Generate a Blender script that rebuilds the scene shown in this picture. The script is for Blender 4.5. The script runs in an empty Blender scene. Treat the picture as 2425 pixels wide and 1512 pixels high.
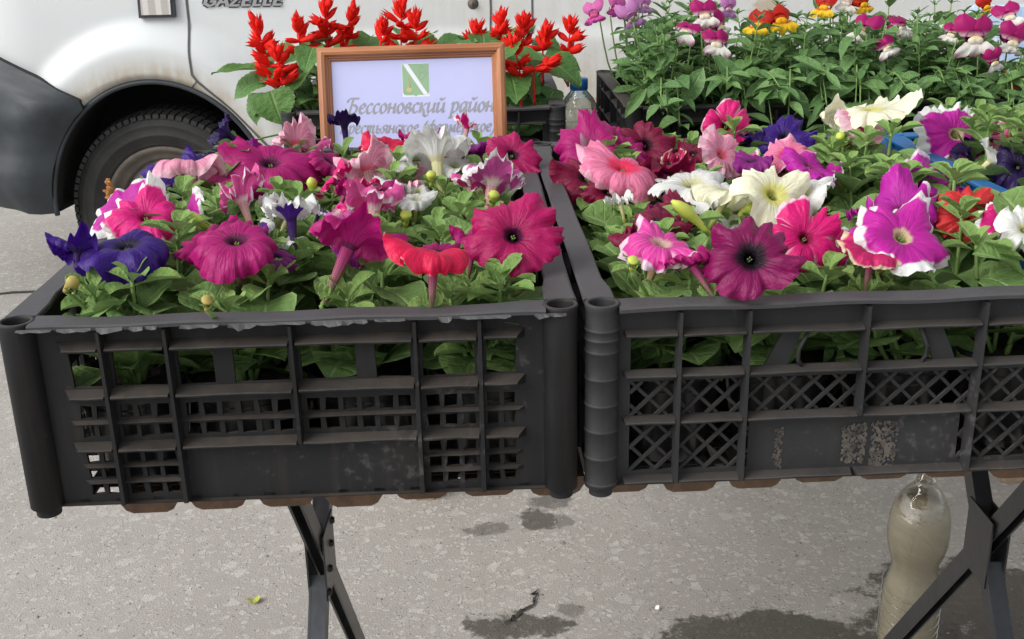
import bpy, math, random
from mathutils import Vector, Matrix, noise
PI = math.pi
R = math.radians
scene = bpy.context.scene
col = scene.collection

# ------------------------------------------------------------ camera
camd = bpy.data.cameras.new('camera')
cam = bpy.data.objects.new('camera', camd)
col.objects.link(cam)
camd.sensor_width = 36.0
camd.lens = 36.0 * 2674.5 / 2424.0
camd.clip_start = 0.02
camd.clip_end = 400.0
PITCH, ROLL = 0.3469, -0.0196
_fw = Vector((0, math.cos(PITCH), -math.sin(PITCH)))
_up = Vector((0, math.sin(PITCH), math.cos(PITCH)))
_rt = Vector((1, 0, 0))
_r2 = _rt * math.cos(ROLL) + _up * math.sin(ROLL)
_u2 = -_rt * math.sin(ROLL) + _up * math.cos(ROLL)
m = Matrix((_r2, _u2, -_fw)).transposed().to_4x4()
m.translation = Vector((0, 0, 1.23))
cam.matrix_world = m
scene.camera = cam

# ------------------------------------------------------------ world and light (overcast day)
SUN_EL, SUN_ROT = R(40), R(242)
world = bpy.data.worlds.new('World')
scene.world = world
world.use_nodes = True
wn = world.node_tree
for n in list(wn.nodes):
    wn.nodes.remove(n)
sky = wn.nodes.new('ShaderNodeTexSky')
sky.sky_type = 'NISHITA'
sky.sun_disc = False
sky.sun_elevation = SUN_EL
sky.sun_rotation = SUN_ROT
sky.air_density = 1.0
sky.dust_density = 2.0
sky.ozone_density = 0.6
hsv = wn.nodes.new('ShaderNodeHueSaturation')
hsv.inputs['Saturation'].default_value = 0.16
bg = wn.nodes.new('ShaderNodeBackground')
bg.inputs['Strength'].default_value = 0.15
wo = wn.nodes.new('ShaderNodeOutputWorld')
wn.links.new(sky.outputs[0], hsv.inputs['Color'])
wn.links.new(hsv.outputs[0], bg.inputs['Color'])
wn.links.new(bg.outputs[0], wo.inputs['Surface'])
sund = bpy.data.lights.new('sun', 'SUN')
sund.energy = 1.5
sund.angle = R(45)
sund.color = (1.0, 0.975, 0.94)
sun = bpy.data.objects.new('sun', sund)
col.objects.link(sun)
# direction towards the brightest part of the cloud: to the left of the camera
_sd = Vector((math.sin(SUN_ROT) * math.cos(SUN_EL), math.cos(SUN_ROT) * math.cos(SUN_EL), math.sin(SUN_EL)))
sun.rotation_euler = _sd.to_track_quat('Z', 'Y').to_euler()
vs = scene.view_settings
vs.view_transform = 'Standard'
vs.look = 'None'
vs.exposure = 0.62
vs.gamma = 1.0
vs.use_curve_mapping = False
scene.cycles.max_bounces = 7
scene.cycles.diffuse_bounces = 3
scene.cycles.glossy_bounces = 3
scene.cycles.transmission_bounces = 6
scene.cycles.caustics_reflective = False
scene.cycles.caustics_refractive = False

# ------------------------------------------------------------ mesh helpers
class MB:
    def __init__(s):
        s.v = []; s.f = []; s.a = {}
    def add(s, vs_, fs, **attrs):
        o = len(s.v)
        for k, vals in attrs.items():
            s.a.setdefault(k, {})
            for i, x in enumerate(vals):
                s.a[k][o + i] = x
        s.v += [tuple(p) for p in vs_]
        s.f += [tuple(i + o for i in q) for q in fs]
        return s
    def box(s, x0, x1, y0, y1, z0, z1):
        return s.add([(x0,y0,z0),(x1,y0,z0),(x1,y1,z0),(x0,y1,z0),(x0,y0,z1),(x1,y0,z1),(x1,y1,z1),(x0,y1,z1)],
                     [(0,3,2,1),(4,5,6,7),(0,1,5,4),(1,2,6,5),(2,3,7,6),(3,0,4,7)])
    def hexa(s, p):
        return s.add(p, [(0,3,2,1),(4,5,6,7),(0,1,5,4),(1,2,6,5),(2,3,7,6),(3,0,4,7)])
    def bar(s, a, b, w, h, up=(0,0,1)):
        a = Vector(a); b = Vector(b); d = (b - a).normalized()
        u = Vector(up); sx = d.cross(u)
        if sx.length < 1e-5: sx = d.cross(Vector((1,0,0)))
        sx.normalize(); uu = sx.cross(d)
        p = []
        for c in (a, b):
            for q in ((-1,-1),(1,-1),(1,1),(-1,1)):
                p.append(c + sx * (w/2*q[0]) + uu * (h/2*q[1]))
        return s.hexa(p)
    def tube(s, pts, rad, n=8, cap=True, tt=None):
        pts = [Vector(p) for p in pts]
        if not hasattr(rad, '__len__'): rad = [rad] * len(pts)
        ref = Vector((0.31, 0.2, 0.93))
        vs_ = []; t_ = []
        for i, p in enumerate(pts):
            d = (pts[min(i+1, len(pts)-1)] - pts[max(i-1, 0)]).normalized()
            sx = d.cross(ref)
            if sx.length < 0.05: sx = d.cross(Vector((1,0,0)))
            sx.normalize(); sy = sx.cross(d)
            for k in range(n):
                a = 2*PI*k/n
                vs_.append(p + sx*(rad[i]*math.cos(a)) + sy*(rad[i]*math.sin(a)))
                t_.append(i/(len(pts)-1))
        fs = [(i*n+k, i*n+(k+1)%n, (i+1)*n+(k+1)%n, (i+1)*n+k) for i in range(len(pts)-1) for k in range(n)]
        if cap:
            fs.append(tuple(range(n-1, -1, -1))); fs.append(tuple((len(pts)-1)*n+k for k in range(n)))
        if tt: return s.add(vs_, fs, **{tt: t_})
        return s.add(vs_, fs)
    def lathe(s, prof, n=24, c=(0,0,0), close=False):
        vs_ = [(c[0]+r*math.cos(2*PI*k/n), c[1]+r*math.sin(2*PI*k/n), c[2]+z) for r, z in prof for k in range(n)]
        fs = [(i*n+k, i*n+(k+1)%n, (i+1)*n+(k+1)%n, (i+1)*n+k) for i in range(len(prof)-1) for k in range(n)]
        return s.add(vs_, fs)
    def disc(s, r, n, c):
        return s.add([(c[0]+r*math.cos(2*PI*k/n), c[1]+r*math.sin(2*PI*k/n), c[2]) for k in range(n)], [tuple(range(n))])
    def xf(s, M):
        s.v = [tuple(M @ Vector(p)) for p in s.v]
        return s
    def mesh(s, name, smooth=False):
        me = bpy.data.meshes.new(name)
        me.from_pydata(s.v, [], s.f)
        for k, d in s.a.items():
            at = me.attributes.new(k, 'FLOAT', 'POINT')
            at.data.foreach_set('value', [d.get(i, 0.0) for i in range(len(s.v))])
        if smooth:
            me.polygons.foreach_set('use_smooth', [True]*len(me.polygons))
        me.update()
        return me
    def build(s, name, mat, parent=None, smooth=False):
        me = s.mesh(name, smooth)
        return link(name, me, mat, parent)

def link(name, me, mat=None, parent=None, M=None):
    if mat is not None and not me.materials:
        me.materials.append(mat)
    o = bpy.data.objects.new(name, me)
    col.objects.link(o)
    if parent is not None: o.parent = parent
    if M is not None: o.matrix_local = M
    return o

def empty(name, loc=(0,0,0), rz=0.0, label=None, cat=None, group=None):
    o = bpy.data.objects.new(name, None)
    o.empty_display_size = 0.05
    col.objects.link(o)
    o.location = loc; o.rotation_euler = (0, 0, rz)
    tag(o, label, cat, group)
    return o

def tag(o, label=None, cat=None, group=None, kind=None):
    if label: o['label'] = label
    if cat: o['category'] = cat
    if group: o['group'] = group
    if kind: o['kind'] = kind
    return o

def frame_from(axis, roll=0.0):
    """matrix whose +Z is axis"""
    a = Vector(axis).normalized()
    q = a.to_track_quat('Z', 'Y').to_matrix()
    return q @ Matrix.Rotation(roll, 3, 'Z')

def smooth_path(pts, n=6):
    pts = [Vector(p) for p in pts]
    out = []
    for i in range(len(pts)-1):
        p0 = pts[max(i-1,0)]; p1 = pts[i]; p2 = pts[i+1]; p3 = pts[min(i+2,len(pts)-1)]
        for k in range(n):
            t = k/n
            out.append(0.5*((2*p1)+(p2-p0)*t+(2*p0-5*p1+4*p2-p3)*t*t+(3*p1-p0-3*p2+p3)*t**3))
    out.append(pts[-1])
    return out

# ------------------------------------------------------------ material helpers
def new_mat(name):
    mt = bpy.data.materials.new(name)
    mt.use_nodes = True
    nt = mt.node_tree
    for n in list(nt.nodes): nt.nodes.remove(n)
    out = nt.nodes.new('ShaderNodeOutputMaterial')
    b = nt.nodes.new('ShaderNodeBsdfPrincipled')
    nt.links.new(b.outputs[0], out.inputs['Surface'])
    return mt, nt, b, out

class N:
    """tiny node-graph writer"""
    def __init__(s, nt): s.nt = nt
    def val(s, node, i, x):
        if x is None: return
        if hasattr(x, 'is_output') or isinstance(x, bpy.types.NodeSocket): s.nt.links.new(x, node.inputs[i])
        else:
            if isinstance(x, (tuple, list)) and len(x) == 3 and node.inputs[i].type == 'RGBA': x = (*x, 1)
            node.inputs[i].default_value = x
    def math(s, op, a, b=None, c=None, clamp=False):
        n = s.nt.nodes.new('ShaderNodeMath'); n.operation = op; n.use_clamp = clamp
        s.val(n, 0, a); s.val(n, 1, b); s.val(n, 2, c)
        return n.outputs[0]
    def ss(s, x, a, b):
        n = s.nt.nodes.new('ShaderNodeMapRange'); n.interpolation_type = 'SMOOTHSTEP'
        s.val(n, 0, x); s.val(n, 1, a); s.val(n, 2, b); s.val(n, 3, 0.0); s.val(n, 4, 1.0)
        return n.outputs[0]
    def mr(s, x, a, b, c, d):
        n = s.nt.nodes.new('ShaderNodeMapRange'); n.clamp = True
        s.val(n, 0, x); s.val(n, 1, a); s.val(n, 2, b); s.val(n, 3, c); s.val(n, 4, d)
        return n.outputs[0]
    def mix(s, fac, a, b, mode='MIX'):
        n = s.nt.nodes.new('ShaderNodeMix'); n.data_type = 'RGBA'; n.blend_type = mode
        s.val(n, 0, fac); s.val(n, 6, a); s.val(n, 7, b)
        return n.outputs[2]
    def attr(s, name):
        n = s.nt.nodes.new('ShaderNodeAttribute'); n.attribute_name = name
        return n.outputs['Fac']
    def coord(s, which='Object'):
        return s.nt.nodes.new('ShaderNodeTexCoord').outputs[which]
    def noise(s, scale, detail=3.0, rough=0.55, vec=None, out='Fac', dist=0.0):
        n = s.nt.nodes.new('ShaderNodeTexNoise')
        if vec is not None: s.nt.links.new(vec, n.inputs['Vector'])
        n.inputs['Scale'].default_value = scale; n.inputs['Detail'].default_value = detail
        n.inputs['Roughness'].default_value = rough; n.inputs['Distortion'].default_value = dist
        return n.outputs[out]
    def voro(s, scale, vec=None, feature='F1', rand=1.0):
        n = s.nt.nodes.new('ShaderNodeTexVoronoi'); n.feature = feature
        if vec is not None: s.nt.links.new(vec, n.inputs['Vector'])
        n.inputs['Scale'].default_value = scale
        if 'Randomness' in n.inputs: n.inputs['Randomness'].default_value = rand
        return n
    def sep(s, vec):
        n = s.nt.nodes.new('ShaderNodeSeparateXYZ'); s.nt.links.new(vec, n.inputs[0])
        return n.outputs
    def comb(s, x, y, z):
        n = s.nt.nodes.new('ShaderNodeCombineXYZ'); s.val(n, 0, x); s.val(n, 1, y); s.val(n, 2, z)
        return n.outputs[0]
    def bump(s, h, strength, dist, b):
        n = s.nt.nodes.new('ShaderNodeBump'); s.nt.links.new(h, n.inputs['Height'])
        n.inputs['Strength'].default_value = strength; n.inputs['Distance'].default_value = dist
        s.nt.links.new(n.outputs[0], b.inputs['Normal'])
        return n.outputs[0]
    def rnd(s):
        return s.nt.nodes.new('ShaderNodeObjectInfo').outputs['Random']
    def set(s, b, name, x):
        if isinstance(x, bpy.types.NodeSocket): s.nt.links.new(x, b.inputs[name])
        else:
            if isinstance(x, (tuple, list)) and len(x) == 3: x = (*x, 1)
            b.inputs[name].default_value = x

def plain(name, colr, rough=0.5, metal=0.0, var=0.12, scale=30.0, bump=0.0, spec=0.5, bscale=None):
    mt, nt, b, out = new_mat(name); g = N(nt)
    c = g.coord()
    nz = g.noise(scale, 4, 0.6, c)
    f = g.mr(nz, 0.3, 0.7, 1.0 - var, 1.0 + var)
    cc = g.mix(1.0, colr, g.comb(f, f, f), 'MULTIPLY')
    g.set(b, 'Base Color', cc); b.inputs['Roughness'].default_value = rough
    b.inputs['Metallic'].default_value = metal
    b.inputs['Specular IOR Level'].default_value = spec
    if bump:
        g.bump(g.noise(bscale or scale*2, 4, 0.6, c), bump, 0.002, b)
    return mt

def two_sided_soft(nt, b, out, colr, fac):
    """thin plant tissue: some light comes through"""
    tr = nt.nodes.new('ShaderNodeBsdfTranslucent')
    if isinstance(colr, bpy.types.NodeSocket): nt.links.new(colr, tr.inputs['Color'])
    else: tr.inputs['Color'].default_value = (*colr, 1)
    mx = nt.nodes.new('ShaderNodeMixShader'); mx.inputs[0].default_value = fac
    nt.links.new(b.outputs[0], mx.inputs[1]); nt.links.new(tr.outputs[0], mx.inputs[2])
    nt.links.new(mx.outputs[0], out.inputs['Surface'])

def petal_mat(name, base, throat, tr, edge=None, ew=0.0, vein=None, vst=0.0, star=None, rough=0.48):
    mt, nt, b, out = new_mat(name); g = N(nt)
    c = g.coord()
    t = g.attr('pt'); th = g.attr('pa'); lo = g.attr('pl')
    n1 = g.noise(45, 2, 0.6, c); n2 = g.noise(160, 1, 0.6, c)
    cr = g.noise(1.0, 3, 0.65, g.comb(g.math('MULTIPLY', th, 5.5), g.math('MULTIPLY', t, 2.2), g.math('MULTIPLY', g.rnd(), 40.0)))
    cc = g.mix(g.mr(n1, 0.3, 0.75, 0.0, 0.35), base, tuple(min(1, x*1.35+0.01) for x in base))
    cc = g.mix(g.mr(cr, 0.45, 0.75, 0.0, 0.35), cc, tuple(x*0.6 for x in base))
    if vein is not None:
        ph = g.math('ADD', g.math('MULTIPLY', th, 34.0), g.math('MULTIPLY', n1, 18.0))
        vm = g.ss(g.math('SINE', ph), 0.45, 1.0)
        vm = g.math('MULTIPLY', vm, g.mr(t, 0.15, 0.95, vst, vst*0.12))
        cc = g.mix(vm, cc, vein)
    # darker mid-line of each lobe
    ml = g.math('MULTIPLY', g.math('SUBTRACT', 1.0, g.ss(g.math('ABSOLUTE', lo), 0.0, 0.09)), 0.15)
    cc = g.mix(ml, cc, tuple(x*0.55 for x in base))
    if star is not None:
        sm = g.math('MULTIPLY', g.ss(g.math('ADD', g.math('ABSOLUTE', lo), g.math('MULTIPLY', n1, 0.35)), 0.95, 1.2), 0.8)
        cc = g.mix(g.math('MULTIPLY', sm, g.ss(t, 0.3, 0.7)), cc, star)
    cc = g.mix(g.mr(t, 0.1, 0.75, 0.35, 0.0), cc, tuple(x*0.62 for x in base))
    tm = g.math('SUBTRACT', 1.0, g.ss(g.math('ADD', t, g.math('MULTIPLY', n2, 0.12)), tr*0.35+0.05, tr+0.06))
    cc = g.mix(tm, cc, throat)
    if edge is not None:
        em = g.ss(g.math('ADD', t, g.mr(n1, 0.25, 0.75, -0.19, 0.19)), 1.0-ew, 1.0-ew+0.09)
        cc = g.mix(em, cc, edge)
    g.set(b, 'Base Color', cc)
    b.inputs['Roughness'].default_value = rough
    b.inputs['Specular IOR Level'].default_value = 0.35
    b.inputs['Sheen Weight'].default_value = 0.0
    b.inputs['Sheen Roughness'].default_value = 0.5
    hh = g.math('ADD', g.math('MULTIPLY', g.math('SINE', g.math('ADD', g.math('MULTIPLY', th, 37.0), g.math('MULTIPLY', n1, 22.0))), 0.035), g.math('ADD', g.math('MULTIPLY', cr, 1.5), g.math('ADD', g.math('MULTIPLY', n1, 0.8), g.math('MULTIPLY', n2, 0.3))))
    g.bump(hh, 0.6, 0.0026, b)
    two_sided_soft(nt, b, out, cc, 0.30)
    return mt

def tube_mat(name, top, bottom, line):
    mt, nt, b, out = new_mat(name); g = N(nt)
    t = g.attr('pt'); th = g.attr('pa')
    n1 = g.noise(70, 3, 0.6, g.coord())
    cc = g.mix(g.ss(t, 0.0, 1.0), bottom, top)
    ln = g.ss(g.math('SINE', g.math('ADD', g.math('MULTIPLY', th, 10.0), g.math('MULTIPLY', n1, 2.0))), 0.4, 1.0)
    cc = g.mix(g.math('MULTIPLY', ln, 0.55), cc, line)
    g.set(b, 'Base Color', cc); b.inputs['Roughness'].default_value = 0.6
    b.inputs['Specular IOR Level'].default_value = 0.25
    two_sided_soft(nt, b, out, cc, 0.3)
    return mt

def leaf_mat(name, base, alt, vein, rough=0.55, tl=0.22, edge=0.35, sv=14.0, spec=0.35, svs=0.35):
    mt, nt, b, out = new_mat(name); g = N(nt)
    u = g.attr('lu'); v = g.attr('lv')
    c = g.coord(); n1 = g.noise(5.0, 2, 0.6, c); r = g.rnd()
    cc = g.mix(g.math('ADD', g.math('MULTIPLY', r, 0.75), g.mr(n1, 0.3, 0.7, -0.1, 0.25), None, True), base, alt)
    au = g.math('ABSOLUTE', u)
    mid = g.math('SUBTRACT', 1.0, g.ss(au, 0.0, 0.12))
    ph = g.math('SUBTRACT', g.math('MULTIPLY', v, sv*2.6), g.math('MULTIPLY', au, sv*0.55))
    side = g.math('MULTIPLY', g.ss(g.math('SINE', ph), 0.75, 1.0), svs)
    vm = g.math('MULTIPLY', g.math('MAXIMUM', mid, side), 0.5)
    cc = g.mix(vm, cc, vein)
    cc = g.mix(g.math('MULTIPLY', g.ss(au, 0.86, 1.0), edge), cc, vein)
    g.set(b, 'Base Color', cc)
    b.inputs['Roughness'].default_value = rough
    b.inputs['Specular IOR Level'].default_value = spec
    g.bump(g.math('ADD', g.math('MULTIPLY', g.math('MAXIMUM', mid, side), -0.5), g.math('MULTIPLY', n1, 0.6)), 0.35, 0.022, b)
    two_sided_soft(nt, b, out, g.mix(0.5, cc, vein), tl)
    return mt

def plastic_mat(name, base, dust, rough=0.5, dust_amt=0.75, wear=(0.30,0.30,0.31), top_amt=0.7):
    """worn crate plastic: scuffs, brown dust lying on upward faces"""
    mt, nt, b, out = new_mat(name); g = N(nt)
    c = g.coord('Object')
    nz = g.noise(14, 3, 0.65, c); nf = g.noise(90, 2, 0.7, c); nh = g.noise(6, 1, 0.6, c)
    cc = g.mix(g.mr(nz, 0.35, 0.7, 0.0, 0.5), base, tuple(x*1.6+0.003 for x in base))
    sc = g.math('MULTIPLY', g.ss(g.math('MULTIPLY', nf, g.math('ADD', nh, 0.45)), 0.60, 0.85), 0.16)
    cc = g.mix(sc, cc, wear)
    nrm = nt.nodes.new('ShaderNodeNewGeometry').outputs['True Normal']
    up = g.ss(g.sep(nrm)[2], 0.25, 0.8)
    # rain-washed streaks of grime down the faces
    stk = g.noise(1.0, 2, 0.6, vec=g.comb(g.math('MULTIPLY', g.sep(c)[0], 110.0), g.math('MULTIPLY', g.sep(c)[1], 110.0), g.math('MULTIPLY', g.sep(c)[2], 9.0)))
    cc = g.mix(g.mr(stk, 0.5, 0.75, 0.0, 0.30), cc, tuple(x*0.45 for x in dust))
    dm = g.math('MULTIPLY', up, g.mr(g.math('MULTIPLY', nz, g.math('ADD', nf, 0.5)), 0.3, 0.62, top_amt*0.25, top_amt))
    # splashes of soil low and in patches
    sp = g.math('MULTIPLY', g.ss(g.math('ADD', nh, g.math('MULTIPLY', nf, 0.5)), 0.88, 1.2), dust_amt*0.35)
    cc = g.mix(g.math('MAXIMUM', dm, sp), cc, g.mix(nf, dust, tuple(x*0.55 for x in dust)))
    g.set(b, 'Base Color', cc)
    g.set(b, 'Roughness', g.mr(nz, 0.3, 0.7, rough+0.0, rough+0.2))
    b.inputs['Specular IOR Level'].default_value = 0.22
    g.bump(nf, 0.3, 0.0013, b)
    return mt

# ------------------------------------------------------------ materials
M = {}
M['black_plastic'] = plastic_mat('black_plastic', (0.0125,0.0125,0.0135), (0.098,0.082,0.068))
M['grey_plastic'] = plastic_mat('grey_plastic', (0.023,0.023,0.0245), (0.098,0.086,0.075), rough=0.5)
M['rim_plastic_skylit'] = plastic_mat('rim_plastic_skylit', (0.050,0.049,0.053), (0.115,0.108,0.108), rough=0.42, top_amt=0.35)  # crate plastic lightened for the flat rims: sky reflection put into the colour
M['blue_plastic'] = plastic_mat('blue_plastic', (0.015,0.11,0.30), (0.10,0.15,0.22), rough=0.42, wear=(0.2,0.35,0.5), top_amt=0.25)
M['flash'] = plain('torn_plastic', (0.055,0.055,0.055), 0.6, var=0.3)
M['pot'] = plain('pot_plastic', (0.010,0.010,0.011), 0.28, var=0.2)
M['soil'] = plain('peat_soil', (0.020,0.013,0.009), 0.95, var=0.5, scale=120, bump=1.0)
M['stem'] = plain('green_stem', (0.16,0.26,0.07), 0.6, var=0.2)
M['stem_dark'] = plain('dark_stem', (0.10,0.13,0.05), 0.6, var=0.3)
M['petunia_leaf'] = leaf_mat('petunia_leaf', (0.112,0.205,0.060), (0.21,0.335,0.100), (0.35,0.47,0.21), rough=0.75, spec=0.22)
M['petunia_young'] = leaf_mat('petunia_young_leaf', (0.155,0.27,0.072), (0.25,0.385,0.105), (0.38,0.51,0.22), rough=0.7, spec=0.22)
M['snap_leaf'] = leaf_mat('snapdragon_leaf', (0.065,0.150,0.045), (0.15,0.28,0.085), (0.25,0.38,0.16), rough=0.5, sv=8, svs=0.10)
M['salvia_leaf'] = leaf_mat('salvia_leaf', (0.055,0.140,0.035), (0.12,0.25,0.06), (0.21,0.34,0.11), rough=0.5, sv=20)
M['sepal'] = M['petunia_young']
WHITE = (0.80,0.80,0.78)
def pm(k, *a, **kw): M[k] = petal_mat('petal_'+k, *a, **kw)
pm('magenta', (0.40,0.004,0.150), (0.10,0.002,0.05), 0.16, vein=(0.22,0.001,0.09), vst=0.4)
pm('carmine', (0.42,0.003,0.105), (0.06,0.001,0.03), 0.16, vein=(0.20,0.001,0.05), vst=0.45)
pm('crimson', (0.20,0.002,0.040), (0.03,0.0005,0.012), 0.22, vein=(0.10,0.0005,0.02), vst=0.5)
pm('wine', (0.215,0.002,0.082), (0.006,0.0005,0.006), 0.34, vein=(0.10,0.001,0.05), vst=0.6)
pm('picotee', (0.72,0.010,0.215), (0.55,0.01,0.15), 0.12, edge=WHITE, ew=0.22, vein=(0.52,0.004,0.16), vst=0.35)
pm('lilac_picotee', (0.52,0.013,0.33), (0.62,0.50,0.30), 0.10, edge=WHITE, ew=0.30, vein=(0.34,0.006,0.26), vst=0.4)
pm('lilac', (0.46,0.012,0.33), (0.33,0.02,0.16), 0.12, edge=(0.72,0.62,0.72), ew=0.05, vein=(0.30,0.006,0.25), vst=0.45)
pm('blush', (0.80,0.33,0.47), (0.72,0.10,0.17), 0.22, edge=(0.85,0.52,0.62), ew=0.25, vein=(0.55,0.06,0.16), vst=0.9)
pm('rose', (0.80,0.22,0.38), (0.78,0.03,0.11), 0.38, edge=(0.82,0.42,0.55), ew=0.16, vein=(0.55,0.04,0.14), vst=0.8)
pm('pink', (0.66,0.085,0.31), (0.75,0.55,0.55), 0.22, edge=(0.82,0.66,0.74), ew=0.08, vein=(0.50,0.03,0.20), vst=0.5)
pm('pink_white', (0.60,0.10,0.36), (0.75,0.62,0.55), 0.30, edge=WHITE, ew=0.20, vein=(0.45,0.03,0.26), vst=0.45)
pm('hotpink', (0.68,0.006,0.175), (0.30,0.003,0.06), 0.14, edge=(0.80,0.55,0.65), ew=0.05, vein=(0.45,0.002,0.10), vst=0.4, star=(0.8,0.7,0.74))
pm('redpink', (0.70,0.008,0.075), (0.45,0.004,0.05), 0.18, edge=(0.80,0.45,0.50), ew=0.035, vein=(0.48,0.003,0.04), vst=0.4)
pm('coral', (0.66,0.035,0.040), (0.50,0.02,0.02), 0.15, vein=(0.5,0.015,0.02), vst=0.35)
pm('violet', (0.036,0.004,0.185), (0.008,0.001,0.03), 0.22, vein=(0.018,0.002,0.10), vst=0.5)
pm('dark_violet', (0.018,0.005,0.065), (0.006,0.001,0.02), 0.25, vein=(0.01,0.002,0.03), vst=0.5)
pm('purple', (0.24,0.010,0.20), (0.08,0.003,0.07), 0.2, vein=(0.12,0.004,0.12), vst=0.5)
pm('white', (0.82,0.82,0.79), (0.62,0.60,0.34), 0.24, vein=(0.62,0.62,0.56), vst=0.3)
pm('cream', (0.86,0.84,0.62), (0.68,0.66,0.20), 0.30, vein=(0.66,0.64,0.34), vst=0.45)
pm('violet_white', (0.06,0.008,0.22), (0.03,0.003,0.10), 0.2, edge=WHITE, ew=0.52, vein=(0.03,0.004,0.12), vst=0.4)
pm('pinkstripe', (0.70,0.045,0.34), (0.7,0.45,0.4), 0.2, edge=(0.80,0.62,0.72), ew=0.22, vein=(0.78,0.50,0.64), vst=0.3, star=(0.8,0.66,0.74))
pm('wilted', (0.40,0.19,0.06), (0.25,0.11,0.04), 0.4, vein=(0.18,0.07,0.02), vst=0.9, rough=0.8)
pm('rosecream', (0.55,0.012,0.13), (0.35,0.02,0.06), 0.2, edge=(0.75,0.60,0.42), ew=0.12, vein=(0.35,0.005,0.09), vst=0.4)
TUBE = {}
def tm(keys, *a):
    mt = tube_mat('tube_'+keys[0], *a)
    for k in keys: TUBE[k] = mt
tm(['magenta','carmine','hotpink','redpink','coral','rosecream'], (0.40,0.03,0.17), (0.30,0.22,0.14), (0.10,0.02,0.08))
tm(['crimson','wine','purple'], (0.22,0.02,0.12), (0.18,0.14,0.11), (0.05,0.01,0.05))
tm(['violet','dark_violet','violet_white'], (0.05,0.012,0.14), (0.12,0.09,0.12), (0.015,0.005,0.03))
tm(['blush','rose','pink','pink_white','picotee','lilac_picotee','lilac','pinkstripe'], (0.70,0.40,0.42), (0.42,0.38,0.10), (0.40,0.17,0.10))
tm(['white','cream'], (0.78,0.76,0.45), (0.45,0.46,0.08), (0.50,0.46,0.14))
tm(['wilted'], (0.38,0.2,0.07), (0.3,0.2,0.06), (0.15,0.07,0.02))

# ------------------------------------------------------------ the setting: asphalt
def asphalt():
    mt, nt, b, out = new_mat('old_asphalt'); g = N(nt)
    c = g.coord('Object'); xyz = g.sep(c)
    wob = g.noise(9, 3, 0.6, c, 'Color')
    wv = nt.nodes.new('ShaderNodeVectorMath'); wv.operation = 'MULTIPLY_ADD'
    nt.links.new(wob, wv.inputs[0]); wv.inputs[1].default_value = (0.03,0.03,0.03); nt.links.new(c, wv.inputs[2])
    cv = wv.outputs[0]
    big = g.noise(1.3, 3, 0.6, c); mid = g.noise(18, 3, 0.65, c); fine = g.noise(260, 2, 0.7, c)
    cc = g.mix(g.mr(big, 0.35, 0.65, 0, 1), (0.30,0.278,0.252), (0.37,0.345,0.315))
    cc = g.mix(g.mr(mid, 0.38, 0.72, 0.0, 0.5), cc, (0.285,0.274,0.252))
    cc = g.mix(g.mr(fine, 0.56, 0.76, 0.0, 0.5), cc, (0.19,0.178,0.16))
    hsum = g.math('MULTIPLY', fine, 0.5)
    chips = None
    for sc, thr, rad, amt in ((36, 0.82, 0.035, 0.42), (70, 0.74, 0.03, 0.45), (140, 0.74, 0.03, 0.5)):
        vo = g.voro(sc, cv)
        rc = g.sep(vo.outputs['Color'])
        sel = g.math('GREATER_THAN', rc[0], thr)
        de = g.voro(sc, cv, 'DISTANCE_TO_EDGE')
        ins = g.ss(g.math('SUBTRACT', de.outputs['Distance'], g.math('MULTIPLY', fine, 0.14)), rad, rad+0.05)
        mk = g.math('MULTIPLY', g.math('MULTIPLY', sel, ins), amt)
        tone = g.mix(rc[1], (0.33,0.325,0.30), (0.56,0.54,0.50))
        cc = g.mix(mk, cc, tone)
        if sc == 70: hsum = g.math('ADD', hsum, g.math('MULTIPLY', mk, 0.5))
    # dark grit
    vo = g.voro(170, cv); rc = g.sep(vo.outputs['Color'])
    mk = g.math('MULTIPLY', g.math('GREATER_THAN', rc[0], 0.93), g.math('SUBTRACT', 1.0, g.ss(vo.outputs['Distance'], 0.25, 0.4)))
    cc = g.mix(g.math('MULTIPLY', mk, 0.8), cc, (0.09,0.083,0.072))
    # spilled water and damp stains, each where it lies on the ground
    wet = None
    wn_ = g.noise(14, 5, 0.7, c)
    for (x, y, rx, ry, am) in WET:
        dx = g.math('DIVIDE', g.math('SUBTRACT', xyz[0], x), rx); dy = g.math('DIVIDE', g.math('SUBTRACT', xyz[1], y), ry)
        d = g.math('SQRT', g.math('ADD', g.math('MULTIPLY', dx, dx), g.math('MULTIPLY', dy, dy)))
        d = g.math('ADD', d, g.mr(wn_, 0.25, 0.75, -0.65, 0.65))
        mk = g.math('MULTIPLY', g.math('SUBTRACT', 1.0, g.ss(d, 0.72, 1.0)), am)
        wet = mk if wet is None else g.math('MAXIMUM', wet, mk)
    cc = g.mix(wet, cc, g.mix(1.0, cc, (0.22,0.21,0.19), 'MULTIPLY'))
    g.set(b, 'Base Color', cc)
    g.set(b, 'Roughness', g.mr(wet, 0, 1, 0.85, 0.42))
    b.inputs['Specular IOR Level'].default_value = 0.3
    g.bump(hsum, 0.8, 0.005, b)
    return mt
WET = [(0.05,2.13,0.045,0.05,0.85), (-0.055,2.10,0.05,0.035,0.6), (0.095,2.13,0.03,0.03,0.5), (-0.01,1.752,0.10,0.045,0.9),
       (0.45,1.715,0.22,0.075,0.95), (0.86,1.80,0.22,0.17,0.95), (0.10,1.80,0.035,0.022,0.55), (0.075,2.22,0.05,0.04,0.7), (0.75,1.66,0.3,0.08,0.9)]
M['asphalt'] = asphalt()
gb = MB()
n_ = 24
for j in range(n_+1):
    for i in range(n_+1):
        gb.v.append(((i/n_-0.5)*120, (j/n_-0.5)*120+20, 0))
for j in range(n_):
    for i in range(n_):
        a = j*(n_+1)+i; gb.f.append((a, a+1, a+n_+2, a+n_+1))
tag(gb.build('ground', M['asphalt']), kind='structure')
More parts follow.
